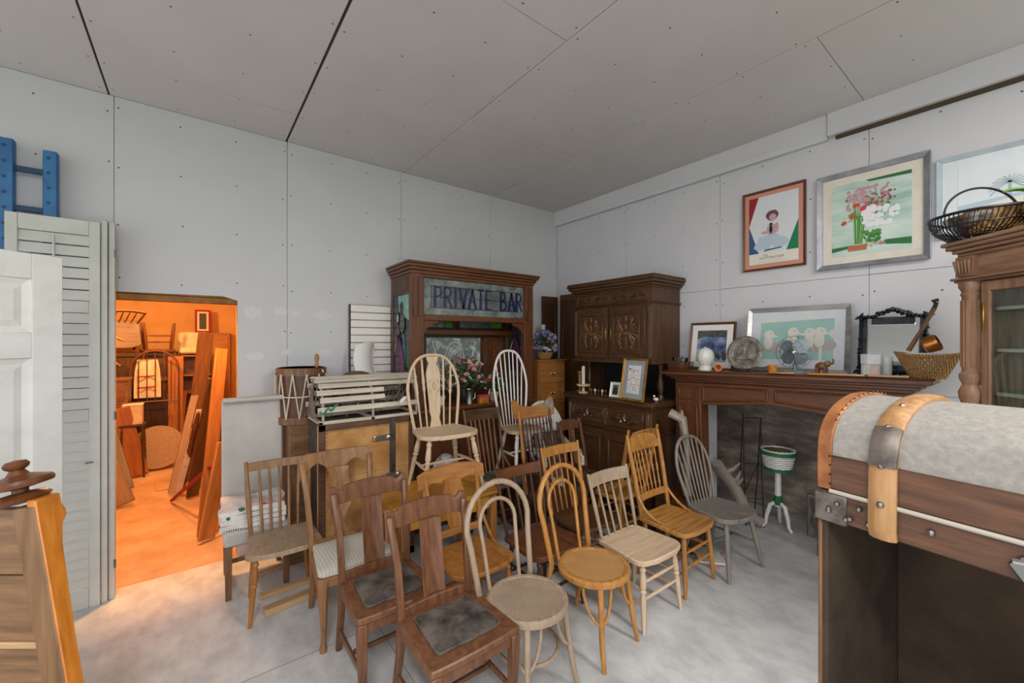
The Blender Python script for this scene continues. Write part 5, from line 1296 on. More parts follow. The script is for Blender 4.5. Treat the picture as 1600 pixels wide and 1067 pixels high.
def painting(p, x0, x1, z0, z1):
    w_, h_ = x1-x0, z1-z0; rnd = random.Random(21); m = MB(); c = [0]
    def y(): c[0] += 1; return -.0100-.000006*c[0]
    U = lambda u: x0+w_*u; V = lambda v: z0+h_*v
    m.m = 1
    poly(m, [(U(.45), V(1)), (U(1), V(1)), (U(1), V(.95)), (U(.5), V(.97))], y()); poly(m, [(U(0), V(.06)), (U(.3), V(.1)), (U(.3), V(.13)), (U(0), V(.12))], y()); poly(m, [(U(.6), V(.1)), (U(1), V(.05)), (U(1), V(.14)), (U(.7), V(.15))], y())
    m.m = 2
    for k in range(26): a = rnd.uniform(.27, .45); poly(m, [(U(a*.5+.17), V(.14)), (U(a*.5+.18), V(.14)), (U(a+.01), V(rnd.uniform(.45, .65))), (U(a), V(rnd.uniform(.45, .65)))], y())
    for k in range(30): blob(m, U(rnd.uniform(.42, .62)), V(rnd.uniform(.15, .32)), w_*rnd.uniform(.02, .04), y(), 7, jit=.3, rnd=rnd)
    m.m = 1
    for k in range(14): blob(m, U(rnd.uniform(.42, .64)), V(rnd.uniform(.14, .26)), w_*.018, y(), 6, jit=.3, rnd=rnd)
    for mt, n, (ua, ub), (va, vb), r_ in ((3, 110, (.2, .74), (.56, .9), .026), (2, 40, (.2, .75), (.45, .8), .02), (4, 60, (.4, .82), (.5, .8), .016), (5, 70, (.42, .85), (.36, .62), .036), (3, 16, (.5, .7), (.08, .14), .014)):
        m.m = mt
        for k in range(n): blob(m, U(rnd.uniform(ua, ub)), V(rnd.uniform(va, vb)), w_*r_*rnd.uniform(.6, 1.3), y(), 7, jit=.25, rnd=rnd)
    m.m = 6
    for u, v in ((.33, .68), (.43, .62), (.28, .53), (.16, .46)):
        for k in range(4): blob(m, U(u+rnd.uniform(-.02, .02)), V(v+rnd.uniform(-.015, .015)), w_*.03, y(), 7, jit=.3, rnd=rnd)
    m.m = 7; poly(m, [(U(.22), V(.05)), (U(.46), V(.05)), (U(.48), V(.13)), (U(.22), V(.12))], y())
    m.build('painted_bouquet', ['wash', 'adkgreen', 'agreen', 'ablush', 'aplum', 'awhite', 'apoppy', 'aterra'], p)
leaning('framed_painting', 'large silver framed watercolour of red poppies and white flowers on the wall', 'picture', (XB-.004, 1.122, 2.397), .652, .745, .036, 'silver', 'cream', painting, -math.pi/2, 0, matw=.06, depth=.035, artmat='wash')
M('bluegrey', X('94a2ab'), X('a9b6bd'), .5, scale=6); M('skywash', X('c9d2d8'), X('d9dfe2'), .85, scale=3)
def palm(p, x0, x1, z0, z1):
    m = MB(); cx, cz = x0+.22, z0+.2
    m.m = 0
    for k in range(13):
        a = math.radians(-20+220*k/12); L_ = .085
        pts = [(cx+L_*t*math.cos(a), cz+L_*t*math.sin(a)-.04*t*t) for t in (0, .35, .7, 1)]
        m.tube([(x, -.0102, z) for x, z in pts], .0035, 4)
    m.m = 1; poly(m, [(cx-.006, cz), (cx+.006, cz), (cx+.01, z0+.08), (cx-.01, z0+.08)], -.0103)
    m.m = 2; poly(m, [(x0, z0), (x1, z0), (x1, z0+.08), (x0+.2, z0+.1), (x0, z0+.05)], -.0104)
    m.m = 3; poly(m, [(x0, z0+.05), (x0+.2, z0+.1), (x1, z0+.12), (x1, z0+.16), (x0, z0+.1)], -.0101)
    m.build('palm_scene', ['bluegrey', 'bluegrey', 'pcream', 'pdress'], p)
leaning('framed_picture', 'pale blue framed beach print with a palm, partly behind the wire basket', 'picture', (XB-.004, .445, 2.52), .8, .54, .03, 'bluegrey', 'skywash', palm, -math.pi/2, 0, matw=.07, artmat='skywash')
# ---------------------------------------------------------------- pictures and mirror propped on the mantel
MZ = lambda Yw: 1.549+(2.27-Yw)*math.tan(math.radians(1.4))    # top of the shelf along the wall
def onM(px, X_, py=575): p = onX(px, py, X_); return p[1]
M('riverblue', X('2b3550'), X('b9c3d2'), .8, scale=7, c3=X('5f7196')); M('darkpine', X('3a3d3c'), X('5a5a58'), .8, scale=20)
def river(p, x0, x1, z0, z1):
    m = MB(); rnd = random.Random(8); poly(m, [(x0, z1), (x1, z1), (x1, z1-.07), (x0+.06, z1-.06), (x0, z1-.09)], -.0102)
    for k in range(6): blob(m, x1-.01-rnd.random()*.07, z0+.02+rnd.random()*.07, .022, -.0102-.0001*k, 7, jit=.3, rnd=rnd)
    m.build('dark_bank', 'darkpine', p)
XL = 3.88
y1, y2 = onM(1076, XL), onM(1147, XL)
leaning('framed_print', 'brown framed print of a foaming blue river, propped on the mantel', 'picture', (XL-.01, y1, MZ(y1)+.004), y1-y2, .455, .022, 'mahog', 'white', river, -math.pi/2, math.radians(-9), matw=.055, artmat='riverblue')
y1, y2 = onM(1166, XL), onM(1328, XL)
M('aqua', X('8fb5b0'), X('9dc0ba'), .8, scale=5); M('gull', X('d3d0c6'), rough=.8); M('gullgrey', X('a9a69f'), rough=.8); M('brushed', X('9b9a98'), X('c3c2c0'), .3, .8, scale=3, st=(1, 1, 8)); M('mattepaper', X('c3c9cf'), X('cdd2d7'), .8, scale=6)
def gulls(p, x0, x1, z0, z1):
    w_, h_ = x1-x0, z1-z0; m = MB(); c = [0]
    def y(): c[0] += 1; return -.0100-.00004*c[0]
    U = lambda u: x0+w_*u; V = lambda v: z0+h_*v
    m.m = 0; poly(m, [(U(0), V(1)), (U(1), V(1)), (U(.0), V(.93))], y())
    for u, v, f_ in ((.13, .62, 1), (.47, .68, 1), (.7, .66, -1), (.83, .68, 1)):
        m.m = 1; blob(m, U(u+.06), V(v-.32), .12*w_, y(), 14, sx=1.25, sz=.75)
        m.m = 0; blob(m, U(u-.01), V(v-.2), .075*w_, y(), 14, sx=.9, sz=1.5); blob(m, U(u), V(v), .075*w_, y(), 14, sz=1.0)
        poly(m, [(U(u+f_*.05), V(v+.02)), (U(u+f_*.14), V(v-.05)), (U(u+f_*.06), V(v-.07))], y())
        m.m = 2; blob(m, U(u+.02*f_), V(v+.03), .008*w_, y(), 7)
    m.m = 0; poly(m, [(U(1), V(.75)), (U(.95), V(.7)), (U(.94), V(.6)), (U(1), V(.5))], y()); poly(m, [(U(.82), V(0)), (U(.86), V(0)), (U(.86), V(.3)), (U(.82), V(.3))], y())
    m.build('painted_gulls', ['gull', 'gullgrey', 'artblack'], p)
leaning('framed_print', 'wide silver framed print of four pale gulls on aqua, propped on the mantel', 'picture', (XL, y1, MZ(y1)+.006), y1-y2, .545, .035, 'brushed', 'mattepaper', gulls, -math.pi/2, math.radians(-8), matw=.07, depth=.03, artmat='aqua')
# ornate black mirror
y1, y2 = onM(1340, 3.84), onM(1452, 3.84); w_ = y1-y2; h_ = .42
R = thing('ornate_mirror', 'black carved scroll-framed mirror propped on the mantel', 'mirror', (3.83, y1, MZ(y1)+.008), rot=(math.radians(-9), 0, -math.pi/2))
M('blackgloss', X('15181c'), X('3a4048'), .25, .3, scale=18)
m = MB(); rl = .06
for a in ((0, rl, 0, h_), (w_-rl, w_, 0, h_), (rl, w_-rl, 0, rl), (rl, w_-rl, h_-rl, h_)): m.box(a[0]+.012, a[1]-.012, -.02, 0, a[2]+(.012 if a[2] == 0 else -.006), a[3]-(.012 if a[3] == h_ else -.006))
m.build('frame', 'blackgloss', R)
m = MB(); rnd = random.Random(4); per = []
for k in range(17): per += [(.016, h_*k/16, 60), (w_-.016, h_*k/16, 120)]
for k in range(19): per += [(w_*k/18, .014, 30), (w_*k/18, h_-.012+.05*math.exp(-((k-9)/3.2)**2), 30)]
for x, z, a in per:
    a = math.radians(a+rnd.uniform(-20, 20)); d = (.022*math.cos(a), .022*math.sin(a)); m.tube([(x-d[0], -.016, z-d[1]), (x, -.034, z), (x+d[0], -.018, z+d[1])], [.005, .012, .006], 6)
for k in range(7): m.ball((w_/2+(k-3)*.026, -.02, h_+.012+.03*math.exp(-((k-3)/1.6)**2)), .02, 7, (1, .6, 1))
m.build('carved_scrollwork', 'blackgloss', R)
bx('mirror_glass', 'mirror', R, rl-.005, w_-rl+.005, -.01, -.006, rl-.005, h_-rl+.005, bevel=0)
# ---------------------------------------------------------------- things standing on the mantel shelf
def mz(px, X_=3.72): Yw = onM(px, X_); return (X_, Yw, MZ(Yw)+.001)
R = thing('wire_basket', 'small brown wire basket holding a glass dish at the mantel end', 'basket', mz(1063, 3.7), -math.pi/2)
m = MB()
for k in range(19): m.tube([(-.09+.18*k/18, -.05, 0), (-.1+.2*k/18, -.06, .075)], .003, 4); m.tube([(-.09+.18*k/18, .05, 0), (-.1+.2*k/18, .06, .075)], .003, 4)
for z in (.002, .035, .075): m.tube([(-.09-.13*z, -.05-.13*z, z), (.09+.13*z, -.05-.13*z, z), (.09+.13*z, .05+.13*z, z), (-.09-.13*z, .05+.13*z, z)], .004, 4, closed=True)
m.build('wires', 'mahog', R)
R = thing('glass_dish', 'clear glass dish with metal scoop inside the wire basket', 'dish', tuple(Vector(mz(1063, 3.7))+Vector((0, 0, .006))), -math.pi/2)
MB().lathe([(.04, 0), (.045, .005), (.075, .11), (.072, .11), (.04, .01), (1e-4, .01)], n=18).build('bowl', 'glass', R); MB().tube([(-.02, 0, .06), (.02, .0, .12), (.05, 0, .11)], .012, 7).build('scoop', 'chrome', R)
M('celadon', X('c3c8bf'), X('d8dad3'), .3, scale=6)
R = thing('ceramic_vase', 'ribbed melon-shaped pale ceramic vase standing on the mantel', 'vase', mz(1102, 3.7))
MB().lathe([(.055, 0), (.058, .012), (.05, .03), (.04, .045), (.055, .07), (.068, .1), (.072, .13), (.066, .165), (.05, .19), (.025, .205), (1e-4, .208)], n=48, lobes=12, amp=.05).build('body', 'celadon', R); MB().lathe([(.012, .2), (.014, .212), (1e-4, .218)], n=10).build('knop', 'celadon', R)
M('terra', X('b5673c'), X('cd8257'), .8, scale=8)
R = thing('clay_pot', 'small terracotta pot lying on its side on the mantel', 'pot', tuple(Vector(mz(1123, 3.68))+Vector((0, 0, .033))), 0)
MB().lathe([(.018, -.05), (.026, .0), (.033, .005), (.033, .03), (.024, .03), (.02, .0), (1e-4, -.03)], n=18, R=(0, -math.pi/2, .3)).build('body', 'terra', R)
R = thing('pewter_plate', 'round embossed pewter plate with two figures on a wire stand on the mantel', 'plate', mz(1160, 3.7), rot=(math.radians(-14), 0, -math.pi/2-.05))
M('pewter', X('6a665f'), X('b0aaa0'), .4, .75, scale=18, bump=.3)
pc = (0, 0, .165)
MB().lathe([(1e-4, 0), (.098, .0), (.104, .008), (.142, .014), (.148, .012), (.148, .006), (.1, -.006), (1e-4, -.006)], pc, 48, R=(math.pi/2, 0, 0)).build('dish', 'pewter', R)
m = MB(); 
for k in range(44): a = 2*math.pi*k/44; m.ball((.125*math.cos(a), -.014, pc[2]+.125*math.sin(a)), .0085, 6, (1, .6, 1))
m.build('beaded_rim', 'pewter', R)
m = MB()
for x in (-.045, .045):
    m.ball((x, -.004, pc[2]+.045), .014, 8, (1, .6, 1.1)); m.tube([(x, -.004, pc[2]+.035), (x*.9, -.008, pc[2]), (x*1.1, -.004, pc[2]-.055)], [.014, .022, .028], 7, flat=.5); m.tube([(x, -.006, pc[2]+.02), (x*.5, -.008, pc[2]+.0), (x*.3, -.006, pc[2]+.02)], .007, 6)
m.tube([(-.08, -.003, pc[2]-.06), (.08, -.003, pc[2]-.06)], .005, 5); m.tube([(0, -.003, pc[2]-.02), (0, -.003, pc[2]+.06)], .004, 5)
m.build('relief_figures', 'pewter', R)
m = MB()
for s in (-1, 1): m.tube([(s*.05, .05, 0), (s*.045, -.0, .03), (s*.05, -.03, .02), (s*.06, -.045, .0)], .004, 6); m.tube([(s*.05, .05, 0), (s*.04, .02, .14)], .004, 6)
m.tube([(-.05, -.015, .02), (.05, -.015, .02)], .004, 6); m.build('wire_stand', 'black', R)
R = thing('mug', 'small orange painted mug on the mantel', 'mug', mz(1207, 3.68), -1.2)
M('orangeglaze', X('b4551c'), X('dd9646'), .3, scale=18); MB().lathe([(.03, 0), (.033, .004), (.033, .062), (.029, .062), (.028, .008), (1e-4, .008)], n=18).build('body', 'orangeglaze', R); MB().tube([(-.03, 0, .05), (-.055, 0, .045), (-.055, 0, .02), (-.03, 0, .014)], .005, 6).build('handle', 'mahog', R)
R = thing('desk_fan', 'vintage blue-grey desk fan with four round blades and wire cage', 'fan', mz(1242, 3.68), -math.pi/2)
M('fanblue', X('5d6d74'), X('83939a'), .35, .3, scale=8)
MB().lathe([(.075, 0), (.078, .006), (.06, .018), (.02, .028), (.014, .05), (.014, .075), (1e-4, .08)], n=24).build('base', 'fanblue', R)
MB().lathe([(.02, 0), (.034, .01), (.036, .05), (.02, .075), (1e-4, .08)], (0, .07, .165), 16, R=(math.pi/2, 0, 0)).build('motor', 'fanblue', R); MB().tube([(0, .01, .05), (0, .025, .12), (0, .03, .15)], .012, 8).build('neck', 'iron', R)
for k in range(4):
    a = math.pi/4+math.pi/2*k; c = (.062*math.cos(a), -.018, .165+.062*math.sin(a)); tw = .5
    MB().grid(lambda u, v: (c[0]+.05*v*math.cos(u*2*math.pi), c[1]+.02*v*math.sin(u*2*math.pi+a+.6), c[2]+.05*v*math.sin(u*2*math.pi)), 16, 3, cu=True).build('blade', 'fanblue', R)
MB().ball((0, -.025, .165), .022, 10).build('hub', 'chrome', R)
m = MB()
for rr, y in ((.125, -.02), (.09, -.042), (.045, -.05)): m.tube([(rr*math.cos(a), y, .165+rr*math.sin(a)) for a in [2*math.pi*k/28 for k in range(28)]], .0018, 5, closed=True)
for k in range(14): a = 2*math.pi*k/14; m.tube([(.02*math.cos(a), -.052, .165+.02*math.sin(a)), (.09*math.cos(a), -.042, .165+.09*math.sin(a)), (.125*math.cos(a), -.02, .165+.125*math.sin(a)), (.1*math.cos(a), .02, .165+.1*math.sin(a))], .0014, 4)
m.build('wire_cage', 'steel', R)
R = thing('elephant_figurine', 'small reddish carved elephant with raised trunk on the mantel', 'figurine', mz(1284, 3.68), -math.pi/2)
m = MB(); m.ball((0, 0, .062), .034, 12, (1.15, .75, .9)); m.ball((.04, 0, .08), .021, 10, (1, .9, 1.1)); m.tube([(.055, 0, .078), (.068, 0, .085), (.07, 0, .105), (.066, 0, .12)], [.009, .008, .006, .004], 7)
for x in (-.025, .022):
    for y in (-.015, .015): m.tube([(x, y, .05), (x, y, 0)], [.012, .01], 8)
m.tube([(-.038, 0, .07), (-.044, 0, .04)], [.003, .002], 5); m.build('body', 'redbrown', R)
for s in (-1, 1): MB().ball((.03, s*.02, .082), .017, 8, (.9, .25, 1.1)).build('ear', 'redbrown', R); MB().tube([(.055, s*.008, .07), (.072, s*.01, .068), (.084, s*.01, .076)], [.003, .002, .001], 5).build('tusk', 'white', R)
for k, (px, l_, mt, lab) in enumerate(((1222, .17, 'amber_x', 'flat orange wooden board lying beneath the mug and fan'), (1287, .2, 'pine', 'flat yellow wooden board under the elephant figurine'), (1335, .16, 'ash', 'pale bare wooden stick lying before the gull print'), (1385, .22, 'ash', 'pale bare wooden stick lying before the black mirror'))):
    X_ = 3.6; Yw = onM(px, X_); z = MZ(Yw)
    o = MB().box(-l_/2, l_/2, -.018, .018, 0, .012).build('board' if k < 2 else 'stick', mt, bevel=.003); o.location = (X_, Yw, z+.002); o.rotation_euler = (0, math.radians(-1.4), -math.pi/2); tag(o, lab, 'board' if k < 2 else 'stick')
M('acrylic', X('dfe3e4'), rough=.1, alpha=.35)
for k, (px, s_, hgt, lab) in enumerate(((1362, .05, .15, 'clear plastic box of shells beside the wicker basket'), (1386, .03, .13, 'narrow clear tumbler behind the clear plastic box'))):
    X_ = 3.64+.05*k; Yw = onM(px, X_); R = thing(('plastic_box', 'tumbler')[k], lab, ('box', 'tumbler')[k], (X_, Yw, MZ(Yw)+.003), -math.pi/2)
    if k == 0:
        MB().box(-s_, s_, -.035, .035, 0, .08).build('box', 'acrylic', R, .004); MB().box(-s_-.003, s_+.003, -.038, .038, .08, hgt).build('lid', 'acrylic', R, .004); MB().box(.0, .035, -.03, .03, .004, .07).build('contents', 'terra', R, .004); m = MB(); rnd = random.Random(1)
        for q in range(20): m.ball((rnd.uniform(-.042, -.005), rnd.uniform(-.025, .025), .008+rnd.random()*.055), .009, 6)
        m.build('shells', 'cream', R)['kind'] = 'stuff'
    else: MB().lathe([(s_*.85, 0), (s_, hgt), (s_-.003, hgt), (s_*.8, .006), (1e-4, .006)], n=18).build('glass_wall', 'acrylic', R)
def wickerbasket(R, rt, rb, h_, mat, n=26, wave=0.):
    """woven basket: stakes plus weavers"""
    m = MB()
    def rad(z): return rb+(rt-rb)*(z/h_)**.8
    for k in range(9):
        z = h_*(k+.3)/9; ph = k*math.pi
        m.tube([((rad(z)+.003*math.sin(n/2*a+ph))*math.cos(a), (rad(z)+.003*math.sin(n/2*a+ph))*math.sin(a), z) for a in [2*math.pi*i/(n*2) for i in range(n*2)]], h_/19, 5, closed=True)
    m.build('weave', mat, R)
    m = MB()
    for k in range(n): a = 2*math.pi*k/n; m.tube([(rad(z)*math.cos(a), rad(z)*math.sin(a), z) for z in (0, h_*.33, h_*.66, h_)], .004, 5)
    m.build('stakes', mat, R); MB().lathe([(1e-4, 0), (rb, 0), (rb, .006), (1e-4, .006)], n=20).build('bottom', mat, R)
R = thing('bread_basket', 'flared open-weave wicker basket with white liner on the mantel end', 'basket', mz(1449, 3.69), -math.pi/2); R.scale = (.95, .9, 1.35)
m = MB(); rt, rb, h_ = .155, .085, .11
for k in range(30):
    for s in (-1, 1):
        a0 = 2*math.pi*k/30; m.tube([((rb+(rt-rb)*t)*math.cos(a0+s*t*.8), (rb+(rt-rb)*t)*math.sin(a0+s*t*.8)*.8, h_*t) for t in (0, .25, .5, .75, 1)], .0055, 5)
for r_, z in ((rb, .004), (rb+.005, .02), (rb+.01, .032)): m.tube([(r_*math.cos(a), .8*r_*math.sin(a), z) for a in [2*math.pi*i/30 for i in range(30)]], .006, 5, closed=True)
m.tube([(rt*math.cos(a)*(1+.06*math.cos(2*a)), .8*rt*math.sin(a), h_+.008*math.cos(2*a)) for a in [2*math.pi*i/36 for i in range(36)]], .006, 5, closed=True)
m.build('weave', 'wicker_tan', R); MB().lathe([(.06, .008), (.08, .05), (.106, .1), (.108, .115), (.104, .115), (.075, .05), (1e-4, .01)], n=28, lobes=9, amp=.03).build('liner', 'white', R)
R = thing('copper_pan', 'small copper dipper pan with long iron-tipped handle in the wicker basket', 'pan', tuple(Vector(mz(1450, 3.69))+Vector((0, 0, .14))), rot=(.1, -.0, -math.pi/2))
M('copper', X('8a4f26'), X('b9773c'), .3, .85, scale=8); MB().lathe([(.035, 0), (.05, .01), (.054, .06), (.05, .075), (.046, .075), (.046, .012), (1e-4, .01)], (0, 0, 0), 20, R=(0, math.pi/2-.4, 0)).build('bowl', 'copper', R, loc=(-.02, 0, .06))
MB().tube([(-.09, 0, .03), (-.03, .01, .16), (.03, .01, .3)], [.014, .011, .013], 10).build('handle', 'brown', R); MB().tube([(.03, .01, .3), (.04, .01, .33), (.025, .01, .345), (.05, .01, .35)], .012, 7).build('tip', 'iron', R)
# ---------------------------------------------------------------- inside the fireplace opening
M('plywood', X('73675c'), X('b3a798'), .75, scale=3.5, st=(1, 1, 3), c3=X('8d8174'), bump=.15)
o = MB().box(0, 2.2, 0, .018, 0, 1.55).build('plywood_sheet', 'plywood', bevel=.002); o.location = (4.98, 2.6, 0); o.rotation_euler = (math.radians(-1.5), 0, -math.pi/2); tag(o, 'grey weathered plywood sheet closing the recess behind the fireplace mantel', 'board')
R = thing('wire_stand', 'thin rusty wire folding stand inside the fireplace opening', 'stand', (4.4, 1.86, 0), -.9)
m = MB()
for s in (0, .16): m.tube([(s, .0, 1.1-.25*s), (s, -.03, .5), (s, -.1, 0)], .006, 6); m.tube([(s, .0, 1.1-.25*s), (s, .1, .4), (s, .2, 0)], .006, 6)
for z in (1.06, .6, .25): m.tube([(0, -.03, z), (.16, -.03, z)], .005, 6)
m.tube([(0, -.03, .3), (.16, .05, .6)], .005, 6); m.build('wire_frame', 'iron', R)
M('greenpaint', X('1c6b40'), rough=.45)
p = onZ(1218, 822)
R = thing('plant_stand', 'white pedestal plant stand with green collar and three scrolled legs', 'plant stand', (4.5, 1.58, 0))
MB().lathe([(.03, .22), (.032, .3), (.028, .31), (.026, .56), (.04, .575), (1e-4, .58)], n=8).build('pedestal', 'whitegloss', R); MB().lathe([(.032, .235), (.04, .25), (.036, .32), (.028, .325)], n=14).build('collar', 'greenpaint', R)
for k in range(3):
    a = 2.3+2*math.pi*k/3; MB().tube([(.02*math.cos(a), .02*math.sin(a), .26), (.07*math.cos(a), .07*math.sin(a), .23), (.1*math.cos(a), .1*math.sin(a), .13), (.11*math.cos(a), .11*math.sin(a), .05), (.14*math.cos(a), .14*math.sin(a), .014)], [.016, .02, .018, .015, .014], 8).build('leg', 'whitegloss', R)
R = thing('wicker_planter', 'white wicker planter basket with green bands on the plant stand', 'basket', (4.5, 1.58, .581))
wickerbasket(R, .14, .1, .2, 'whitegloss', 22)
for z, r_ in ((.165, .137), (.008, .102)): MB().lathe([(r_-.002, z-.018), (r_+.012, z-.018), (r_+.013, z+.018), (r_-.002, z+.018)], n=36, lobes=18, amp=.03).build('green_band', 'greenpaint', R)
M('moss', X('6a5a44'), X('948468'), .95, scale=30, bump=.5); MB().lathe([(1e-4, .19), (.08, .192), (.128, .18), (.12, .15), (1e-4, .15)], n=20).build('moss', 'moss', R)
# driftwood and papers behind the grey chair
def drift(name, label, pts, rad, bn=3, seed=1):
    rnd = random.Random(seed); m = MB(); R_ = [rad*(.7+.5*rnd.random()) for _ in pts]; m.tube(pts, R_, 9, flat=.8)
    for k in range(bn):
        i = rnd.randrange(1, len(pts)-1); p = Vector(pts[i]); d = Vector((rnd.uniform(-1, 1), rnd.uniform(-1, 1), rnd.uniform(.2, 1)))*.14; m.tube([p, p+d*.6, p+d+Vector((0, 0, .03))], [rad*.6, rad*.4, rad*.12], 6)
    return tag(m.build(name, 'driftgrey'), label, 'driftwood')
drift('driftwood', 'grey driftwood branch propped upright against the mantel behind the windsor chair', [(3.46, 2.1, 1.17), (3.5, 2.0, 1.12), (3.54, 1.98, .9), (3.53, 1.97, .6), (3.5, 1.95, .44)], .045, 2, 2)
drift('driftwood', 'twisted grey driftwood log with twigs lying on the hearth floor', [(4.1, 1.98, .62), (4.2, 1.96, .5), (4.26, 1.9, .4), (4.32, 1.85, .25), (4.3, 1.8, .12), (4.4, 1.7, .05)], .055, 5, 5)
R = thing('hearth_box', 'low dark wooden box on the hearth behind the windsor chair', 'box', (3.47, 2.0, 0), 0); bx('body', 'walnut_x', R, -.12, .14, -.16, .18, 0, .4); bx('lid', 'walnut_x', R, -.13, .15, -.17, .19, .4, .42)
for k, (z, mt, lab) in enumerate(((.0, 'pinkmat', 'pink covered magazine lying on the floor behind the windsor chair'), (.018, 'whitegloss', 'white magazine lying on top of the pink one'))):
    o = MB().box(-.13, .13, -.1, .1, 0, .016).build('magazine', mt, bevel=.002); o.location = (3.42, 1.92-.2, z+.001); o.rotation_euler = (0, 0, .4+.3*k); tag(o, lab, 'magazine')
# cast-iron bench end by the trunk
R = thing('iron_bench', 'weathered cast iron bench frame with lattice end beside the plywood', 'bench', (4.56, 1.33, 0), math.radians(-154))
M('castiron', X('6a645c'), X('948c82'), .6, .4, scale=14)
m = MB(); m.bar([(0, 0, 0), (0, 0, .4)], (.045, .045)); m.bar([(.4, 0, 0), (.4, 0, .36)], (.04, .04)); m.box(0, .4, -.012, .012, .33, .36).box(0, .4, -.012, .012, .15, .18)
for k in range(2):
    x = .05+.17*k; m.tube([(x, 0, .18), (x+.085, 0, .255), (x+.17, 0, .33)], .011, 6); m.tube([(x+.17, 0, .18), (x+.085, 0, .255), (x, 0, .33)], .011, 6); m.tube([(x+.085+.032*math.cos(a), 0, .255+.032*math.sin(a)) for a in [2*math.pi*i/14 for i in range(14)]], .01, 6, closed=True)
m.build('lattice_end', 'castiron', R); MB().bar([(.03, .02, .38), (.1, .12, .56)], (.045, .03)).build('arm', 'driftgrey', R); MB().box(.0, .42, .1, .16, .36, .39).box(.0, .42, .2, .26, .36, .39).build('seat_slats', 'driftgrey', R)
MB().bar([(.2, .4, 0), (.2, .4, .38)], (.04, .04)).build('rear_leg', 'castiron', R); MB().box(.18, .22, .0, .4, .33, .36).build('side_rail', 'castiron', R)
# ---------------------------------------------------------------- baskets on the display cabinet
th = math.atan2(-.752, -.659); ct, st_ = math.cos(th), math.sin(th)
def onV(x, y): return (3.224+ct*x-st_*y, .282+st_*x+ct*y, 2.353)
R = thing('wire_bowl', 'large black wire bowl with handle holding a silver bowl, on the display cabinet', 'basket', onV(-.01, .14))
m = MB(); r_ = .205
def rw(t): return .06+(r_-.06)*math.sin(t*math.pi/2)
for k in range(64): a = 2*math.pi*k/64; m.tube([(rw(t)*math.cos(a+.25*t), rw(t)*math.sin(a+.25*t), .004+.14*t**1.6) for t in (0, .3, .6, .85, 1)], .0028, 4)
for t in (0, .35, .7, 1): m.tube([(rw(t)*math.cos(a), rw(t)*math.sin(a), .004+.14*t**1.6) for a in [2*math.pi*i/40 for i in range(40)]], .004 if t < 1 else .008, 5, closed=True)
m.build('wires', 'black', R)
a_ = math.atan2(.7912*.0+-.6115, .7912)
MB().tube([(r_*math.cos(math.pi*k/24)*math.cos(a_), r_*math.cos(math.pi*k/24)*math.sin(a_), .144+.15*math.sin(math.pi*k/24)) for k in range(25)], .006, 6).build('handle', 'black', R)
R = thing('silver_bowl', 'polished silver bowl lying inside the black wire bowl', 'bowl', tuple(Vector(onV(-.01, .14))+Vector((0, 0, .03))))
MB().lathe([(.05, 0), (.1, .03), (.14, .08), (.15, .11), (.145, .11), (.1, .04), (1e-4, .012)], n=28).build('body', 'chrome', R)
R = thing('wicker_tray', 'tan wicker tray standing behind the silver bowl in the wire bowl', 'tray', tuple(Vector(onV(.03, .18))+Vector((0, 0, .04)))); MB().lathe([(.12, 0), (.135, .02), (.14, .12), (.13, .125), (.12, .02), (1e-4, .012)], n=30, lobes=15, amp=.03).build('weave', 'wicker_tan', R)
R = thing('plant_basket', 'round wicker handled basket with glossy green leaves on the display cabinet', 'plant', onV(.3, .22))
wickerbasket(R, .15, .1, .13, 'wicker_tan', 24); MB().tube([(.14*math.cos(math.pi*k/20)*math.cos(a_), .14*math.cos(math.pi*k/20)*math.sin(a_), .12+.2*math.sin(math.pi*k/20)) for k in range(21)], .005, 6).build('handle', 'wicker_tan', R)
rnd = random.Random(6)
def bigleaf():
    m = MB(); m.grid(lambda u, v: ((v-.5)*.07*math.sin(math.pi*min(1, u*.96+.04))**.7, .14*u, .03*math.sin(u*2.6)-.012*abs(v-.5)*2+.0), 9, 5); return m.build('leaf', 'leaflt', R)
lf = bigleaf()
for k in range(20):
    o = lf if k == 0 else share(lf, R); a = rnd.random()*6.28; o.location = (.07*math.cos(a), .07*math.sin(a), .12+rnd.random()*.05); o.rotation_euler = (rnd.uniform(-.5, .6), rnd.uniform(-.4, .4), a-math.pi/2); s_ = rnd.uniform(.8, 1.3); o.scale = (s_,)*3
# hedge far outside the open bay door, seen through the display cabinet
M('hedge', X('2b3f1f'), X('4b6a30'), .95, scale=3, bump=.6)
m = MB(); rnd = random.Random(12)
m.grid(lambda u, v: (34+2.2*math.sin(u*31)+1.2*math.sin(u*83+v*9), -44+88*u, 3.0+v*(6+1.6*math.sin(u*23)+.8*math.sin(u*71))), 120, 10)
tag(m.build('hedge', 'hedge'), 'dark green row of trees beyond the lawn, seen through the glazed cabinet', 'hedge')
M('bagfilm', X('c9ccd0'), X('8d9196'), .15, scale=25, bump=.8)
rnd = random.Random(31); m = MB()
m.grid(lambda u, v: ((.1+.02*math.sin(u*31+v*9))*math.sin(math.pi*(.06+.88*v))*math.cos(u*6.283), (.09+.018*math.sin(u*44+v*17))*math.sin(math.pi*(.06+.88*v))*math.sin(u*6.283), .0+.2*v+.01*math.sin(u*25)*math.sin(math.pi*v)), 24, 11, cu=True)
o = m.build('plastic_bag', 'bagfilm'); o.location = (1.72, 3.17, .653); tag(o, 'crumpled clear plastic bag on the pine table behind the pale chair', 'bag')
